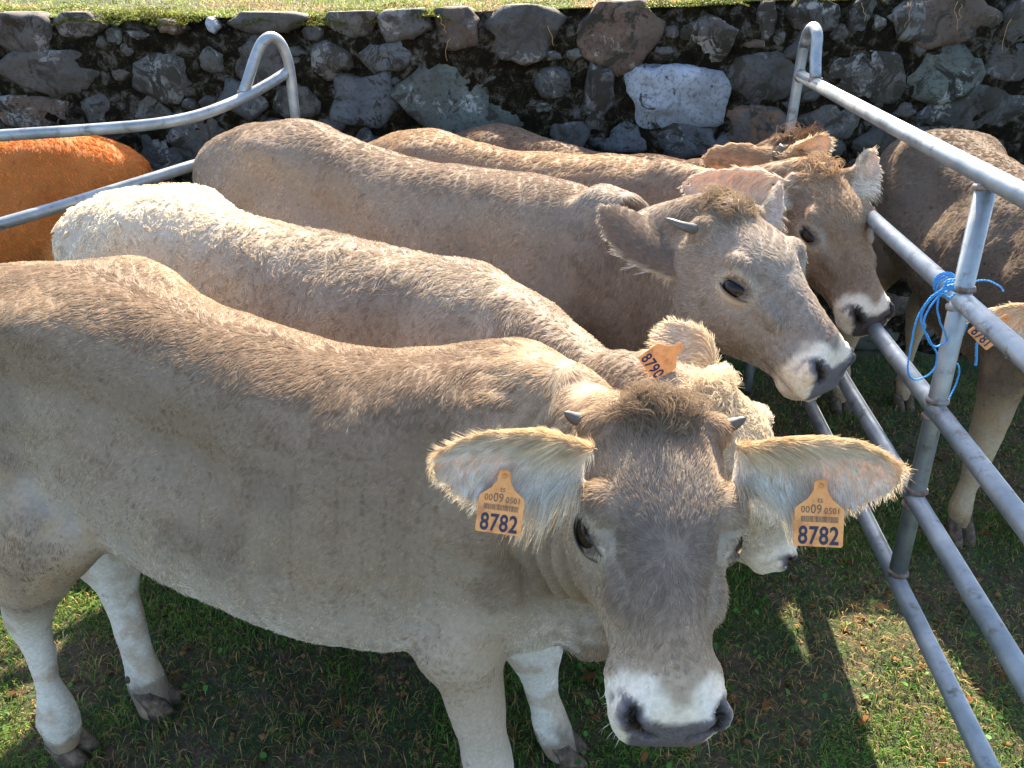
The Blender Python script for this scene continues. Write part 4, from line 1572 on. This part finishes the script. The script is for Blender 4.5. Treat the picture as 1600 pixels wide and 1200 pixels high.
# --- calf in front, tags 8782
H1 = Head(D(1030, 645, 1.045), D(1058, 1172, .905), (.10, -.35, .95), 1.10, 1.0)
torso1 = [(-1.36, 1.56, 1.10, .09, .26), (-1.27, 1.555, 1.17, .15, .36), (-1.12, 1.54, 1.235, .21, .45), (-.88, 1.48, 1.262, .25, .56), (-.60, 1.37, 1.205, .245, .590), (-.38, 1.29, 1.168, .258, .580),
          (-.18, 1.24, 1.178, .258, .572), (-.04, 1.21, 1.203, .230, .590), (.08, 1.17, 1.185, .20, .585), (.19, 1.12, 1.08, .14, .42)]
neck1 = [(.02, 1.19, .97, .18, .25), (.10, 1.10, 1.015, .135, .225), (.155, 1.01, 1.07, .105, .18), (*H1.w((0, .03, -.115)), .080, .115), (*H1.w((0, .06, -.10)), .07, .09)]
h1 = np.array([1, -.12, 0])
legs1 = [
    # near hind
    [(-1.02, 1.36, .92, .20, .11), (*Y(75, 820, 1.25), .15, .09), (*Y(66, 893, 1.26), .088, .07), (*Y(48, 962, 1.29), .066, .055), (*Y(63, 1015, 1.295), .040, .036), (*Y(76, 1065, 1.30), .034, .033), (*Y(88, 1110, 1.305), .052, .050), (*Y(97, 1140, 1.31), .048, .048), (*Y(103, 1162, 1.31), .050, .052)],
    # far hind
    [(-.98, 1.60, .92, .19, .10), (*Y(165, 850, 1.58), .12, .08), (*Y(182, 910, 1.54), .065, .055), (*Y(196, 955, 1.52), .050, .044), (*Y(208, 1000, 1.50), .042, .038), (*Y(220, 1038, 1.49), .044, .040), (*Y(230, 1068, 1.475), .052, .050), (*Y(240, 1092, 1.465), .046, .048), (*Y(246, 1108, 1.46), .050, .052)],
    # near front
    [(-.03, 1.10, .90, .13, .09), (*Y(718, 985, 1.03), .095, .075), (*Y(738, 1060, 1.02), .070, .062), (*Y(752, 1130, 1.015), .060, .056), (*Y(765, 1195, 1.01), .058, .056), (*Y(772, 1260, 1.02), .040, .038), (-.035, 1.02, .14, .047, .045), (-.025, 1.02, .08, .044, .045), (-.02, 1.02, .035, .046, .048)],
    # far front
    [(.0, 1.34, .86, .12, .08), (*Y(826, 985, 1.36), .088, .068), (*Y(838, 1045, 1.35), .052, .048), (*Y(846, 1080, 1.34), .042, .040), (*Y(856, 1115, 1.33), .047, .044), (*Y(866, 1145, 1.31), .054, .052), (*Y(874, 1162, 1.30), .048, .048), (*Y(880, 1176, 1.295), .050, .052)],
]
blobs1 = [(np.array([-.02, 1.08, .93]), np.array([.15, .085, .22]), None, T_TORSO, (-.3, 0, -1)), (np.array([-.96, 1.30, .88]), np.array([.19, .07, .20]), None, T_TORSO, (-.3, 0, -1)),
          (np.array([.15, 1.08, .76]), np.array([.11, .10, .14]), None, T_NECK, (0, 0, -1)), (np.array([-.74, 1.30, .78]), np.array([.12, .09, .14]), None, T_TORSO, (-.3, 0, -1))]
ear1l = dict(base=D(912, 712, 1.01), tip=D(674, 722, .93), opening=(.18, -.75, -.10), W=.060, droop=-.006)
ear1r = dict(base=D(1152, 712, 1.01), tip=D(1412, 742, .93), opening=(-.12, -.75, -.10), W=.060, droop=-.006)
def fold_zone(V):
    return smooth(-.02, .02, V[:, 0]) * smooth(1.16, 1.08, V[:, 1]) * smooth(.74, .84, V[:, 2]) * smooth(1.20, 1.08, V[:, 2])
def folds1(V, N, tg, hl, aux):
    """loose skin folded where the neck turns towards the camera"""
    q = V[:, 0] * .72 - V[:, 1] * .55 + .012 * np.sin(V[:, 2] * 14) + .004 * np.sin(V[:, 2] * 40)
    m = (tg <= T_NECK) * fold_zone(V)
    return V + N * (m * .021 * (np.abs(np.sin(q * 95)) ** .5 - .7))[:, None]
C1 = coat((188, 168, 143), (176, 151, 122), (132, 114, 98), (236, 228, 214), (150, 137, 126), (194, 176, 152), ear_in=(244, 236, 222), ear_out=(190, 160, 122), leg_mix=.95, brow_mix=.75,  tuft=srgb(138, 116, 90), upper=srgb(152, 128, 102))
def hornsL(H, d, L, r):
    """horn bud on the side of the poll that lies towards d"""
    d = np.asarray(d, float)
    s = np.sign(np.dot(H.R[:, 0], d))
    p = H.w((s * .082, .006, -.030))
    return ([p, p + d * L * .6, p + d * L + np.array([0, 0, .005])], r)
def tan_foreleg(V, tg, leg, C):
    m = (leg * smooth(-.25, -.15, V[:, 0]) * smooth(1.20, 1.12, V[:, 1]) * smooth(.30, .46, V[:, 2]) * .75)[:, None]
    return C * (1 - m) + srgb(190, 172, 150) * m
calf1, data1 = make_calf("calf", "taupe calf in front facing the camera with two ear tags 8782", PEN, H1, torso1, neck1, legs1, h1, C1, [ear1l, ear1r],
    [hornsL(H1, norm([-.9, -.15, .40]), .040, .0115), hornsL(H1, norm([.9, -.15, .40]), .040, .0115)], .0062, DENS, RAD, 101, blobs1, post=folds1, whiskers=30, bony=1.7,
    hairmod=lambda V, tg, hl: 1 - .62 * (tg <= T_NECK) * fold_zone(V), colormod=tan_foreleg)
ear_tag(calf1, D(783, 788, .952), (-.05, -.90, .42), (.09, 0, 1), "8782")
ear_tag(calf1, D(1280, 806, .955), (-.10, -.90, .42), (-.02, 0, 1), "8782", sc=1.05)

# --- cream calf behind it
H2 = Head(D(1130, 618, 1.38), D(1252, 864, 1.54), (.0, -.22, 1), 1.12, 1.12)
tl, fr = (-1.30, 2.22), (.10, 1.66)
legs, hd = template_legs(tl, fr)
C2 = coat((234, 220, 198), (222, 202, 172), (232, 218, 194), (228, 218, 200), (206, 188, 160), (216, 200, 176), ear_out=(224, 216, 200), back_mix=.4, brow_mix=.4, front=srgb(166, 150, 132), nose=srgb(90, 84, 84))
neck2 = neck_rows((-.04, 1.71, .92), .17, .24, (.17, 1.45, .93), .11, .17, H2)
make_ear2 = dict(base=D(1095, 605, 1.52), tip=D(1040, 500, 1.58), opening=(.1, -1, .25), W=.062, cup=.7)
ear2n = dict(base=H2.w((-.07, .03, -.06)), tip=H2.w((-.07, .03, -.06)) + np.array([-.11, -.06, .02]), opening=(.3, -.6, -.3), W=.045)
calf2, data2 = make_calf("calf", "curly cream white calf squeezed between the front calf and the horned calf", PEN, H2, template_torso(tl, fr, 1.272, 1.18), neck2, legs, hd, C2, [make_ear2], [],
    .0085, DENS, RAD, 202, curl=.75, long_hair=1.2, poll=.6)
ear_tag(calf2, D(1036, 560, 1.42), (-.15, -.85, .5), (.80, .1, .62), "8790", small=False)

# --- horned calf, three quarter face
H3 = Head(D(1144, 326, 1.84), D(1322, 588, 1.71), None, 1.24, 1.26)
tl, fr = (-1.13, 2.92), (.36, 2.14)
legs, hd = template_legs(tl, fr, 1.06)
C3 = coat((174, 160, 146), (160, 144, 127), (142, 124, 108), (212, 198, 180), (194, 180, 164), (184, 171, 157), ear_in=(222, 208, 196), ear_out=(128, 112, 98), ear_rim=(240, 232, 214), brow_mix=.6, neck=srgb(132, 114, 97), upper=srgb(164, 143, 120), tuft=srgb(136, 114, 84), nose=srgb(112, 108, 112))
neck3 = neck_rows((.24, 2.20, .97), .19, .30, (.38, 2.03, .98), .14, .27, H3, .085, .14)
b3 = H3.w((-.078, .02, -.05))
ear3a = dict(base=D(1070, 412, 1.90), tip=D(938, 320, 2.02), opening=(-.25, .75, -.55), W=.070)
ear3b = dict(base=side(H3, (.075, .03, -.055), D(1222, 288, 2.02)), tip=D(1222, 288, 2.02), opening=(.6, -.5, .2), W=.042)
calf3, data3 = make_calf("calf", "horned taupe calf in three quarter view with its head above the cream calf", PEN, H3, template_torso(tl, fr, 1.338, 1.255, 1.05), neck3, legs, hd, C3, [ear3a, ear3b],
    [([D(1112, 362, 1.84), D(1072, 355, 1.79), D(1040, 341, 1.80)], .0145)], .0082, DENS, RAD, 303, poll=1.0, long_hair=1.1, whiskers=26)

# --- brown-faced calf behind the horned one
H4 = Head(Y(1286, 266, 2.26), D(1370, 512, 2.10), (0, -.1, 1), 1.1, 1.05)
tl, fr = (-.64, 3.22), (.60, 2.58)
legs, hd = template_legs(tl, fr, 1.0)
C4 = coat((166, 144, 122), (148, 124, 102), (178, 150, 118), (206, 190, 166), (168, 138, 106), (140, 118, 98), ear_in=(236, 222, 206), ear_out=(196, 166, 130), ear_rim=(240, 230, 210), nose=srgb(84, 76, 76), brow_mix=.6)
neck4 = neck_rows((.52, 2.62, .98), .17, .25, (.68, 2.47, 1.03), .125, .20, H4, .082, .115)
ear4a = dict(base=side(H4, (-.078, .03, -.055), D(1058, 296, 2.16)), tip=D(1062, 290, 2.20), opening=(-.1, -.95, .25), W=.066)
ear4b = dict(base=side(H4, (.078, .03, -.055), D(1372, 240, 2.34)), tip=D(1372, 240, 2.34), opening=(.3, -.9, .1), W=.064)
calf4, data4 = make_calf("calf", "brownish calf with its muzzle against the right hurdle, behind the horned calf", PEN, H4, template_torso(tl, fr, 1.252, 1.222, .98), neck4, legs, hd, C4, [ear4a, ear4b],
    [([side(H4, (.072, .0, -.02), D(1206, 287, 2.22)), D(1222, 290, 2.24), D(1206, 287, 2.22)], .018)], .0095, DENS, RAD, 404, poll=1.0, long_hair=1.05)

# --- dark calf against the wall
H5 = Head(Y(1258, 226, 2.64), Y(1258, 226, 2.64) + np.array([.06, -.20, -.38]))
tl, fr = (-.34, 3.40), (.80, 2.86)
legs, hd = template_legs(tl, fr, .95)
C5 = coat((132, 110, 92), (112, 92, 74), (120, 98, 80), (180, 160, 138), (96, 72, 54), (110, 92, 80), ear_in=(232, 222, 204), ear_out=(184, 156, 124), nose=srgb(50, 44, 46), brow_mix=.9)
neck5 = neck_rows((.72, 2.90, .95), .16, .23, (.85, 2.80, 1.0), .12, .19, H5, .08, .11)
ear5a = dict(base=side(H5, (-.078, .03, -.055), D(1094, 246, 2.70)), tip=D(1094, 246, 2.70), opening=(.1, .8, -.35), W=.066, cup=.7)
ear5b = dict(base=side(H5, (.05, .03, -.06), D(1300, 212, 2.42)), tip=D(1300, 212, 2.42), opening=(.1, -1, .1), W=.058)
calf5, data5 = make_calf("calf", "dark brown calf along the wall, mostly hidden behind the other heads", PEN, H5, template_torso(tl, fr, 1.228, 1.165, .93), neck5, legs, hd, C5, [ear5a, ear5b],
    [([side(H5, (.072, .0, -.01), D(1208, 238, 2.56)), D(1214, 243, 2.58), D(1208, 238, 2.56)], .02)], .0105, DENS, RAD, 505, poll=1.6, long_hair=1.3, eyes=False)

# --- calf in the next pen on the right
H6 = Head((1.45, 1.70, 1.13), (1.58, 1.52, .76))
tl, fr = (1.64, 3.30), (1.76, 2.0)
legs, hd = template_legs(tl, fr, 1.0)
C6 = coat((134, 118, 102), (116, 100, 85), (134, 116, 98), (200, 180, 152), (130, 110, 92), (150, 130, 110), ear_in=(236, 226, 204), ear_out=(228, 210, 180), belly_mix=.7)
neck6 = neck_rows((1.73, 2.10, .98), .17, .25, (1.60, 1.90, 1.0), .125, .20, H6)
ear6 = dict(base=side(H6, (-.078, .03, -.055), D(1520, 492, 1.74)), tip=D(1520, 492, 1.74), opening=(.0, -.85, -.3), W=.066)
calf6, data6 = make_calf("calf", "brown calf behind the right hurdle with ear tag 8781", "calves in the neighbouring pens", H6, template_torso(tl, fr, 1.265, 1.20, .95), neck6, legs, hd, C6, [ear6], [], .0095, DENS, RAD, 606, long_hair=1.1)
ear_tag(calf6, D(1549, 515, 1.68), (-.35, -.85, .35), (.62, 0, .7), "8781", small=False)

# --- orange calf in the next pen on the left
tl, fr = (-1.50, 3.20), (-2.88, 3.12)
H7 = Head((-3.05, 2.95, 1.2), (-3.28, 2.85, .84))
legs, hd = template_legs(tl, fr, .96)
C7 = coat((220, 132, 60), (200, 112, 46), (208, 122, 52), (206, 150, 92), (190, 110, 50), (190, 110, 50), ear_out=(190, 110, 50), back_mix=.3, leg_mix=.6)
neck7 = neck_rows((-2.76, 3.12, .95), .16, .23, (-2.88, 3.05, 1.0), .12, .19, H7)
ear7 = dict(base=H7.w((-.078, .03, -.055)), tip=H7.w((-.25, .0, -.07)), opening=(-.3, -.3, -.8), W=.055)
calf7, data7 = make_calf("calf", "orange brown calf behind the bent left hurdle, only its rump showing", "calves in the neighbouring pens", H7, template_torso(tl, fr, 1.222, 1.18, .96), neck7, legs, hd, C7, [ear7], [], .011, DENS, RAD, 707, eyes=False, long_hair=1.2)
print("strands", STRANDS, sum(STRANDS))
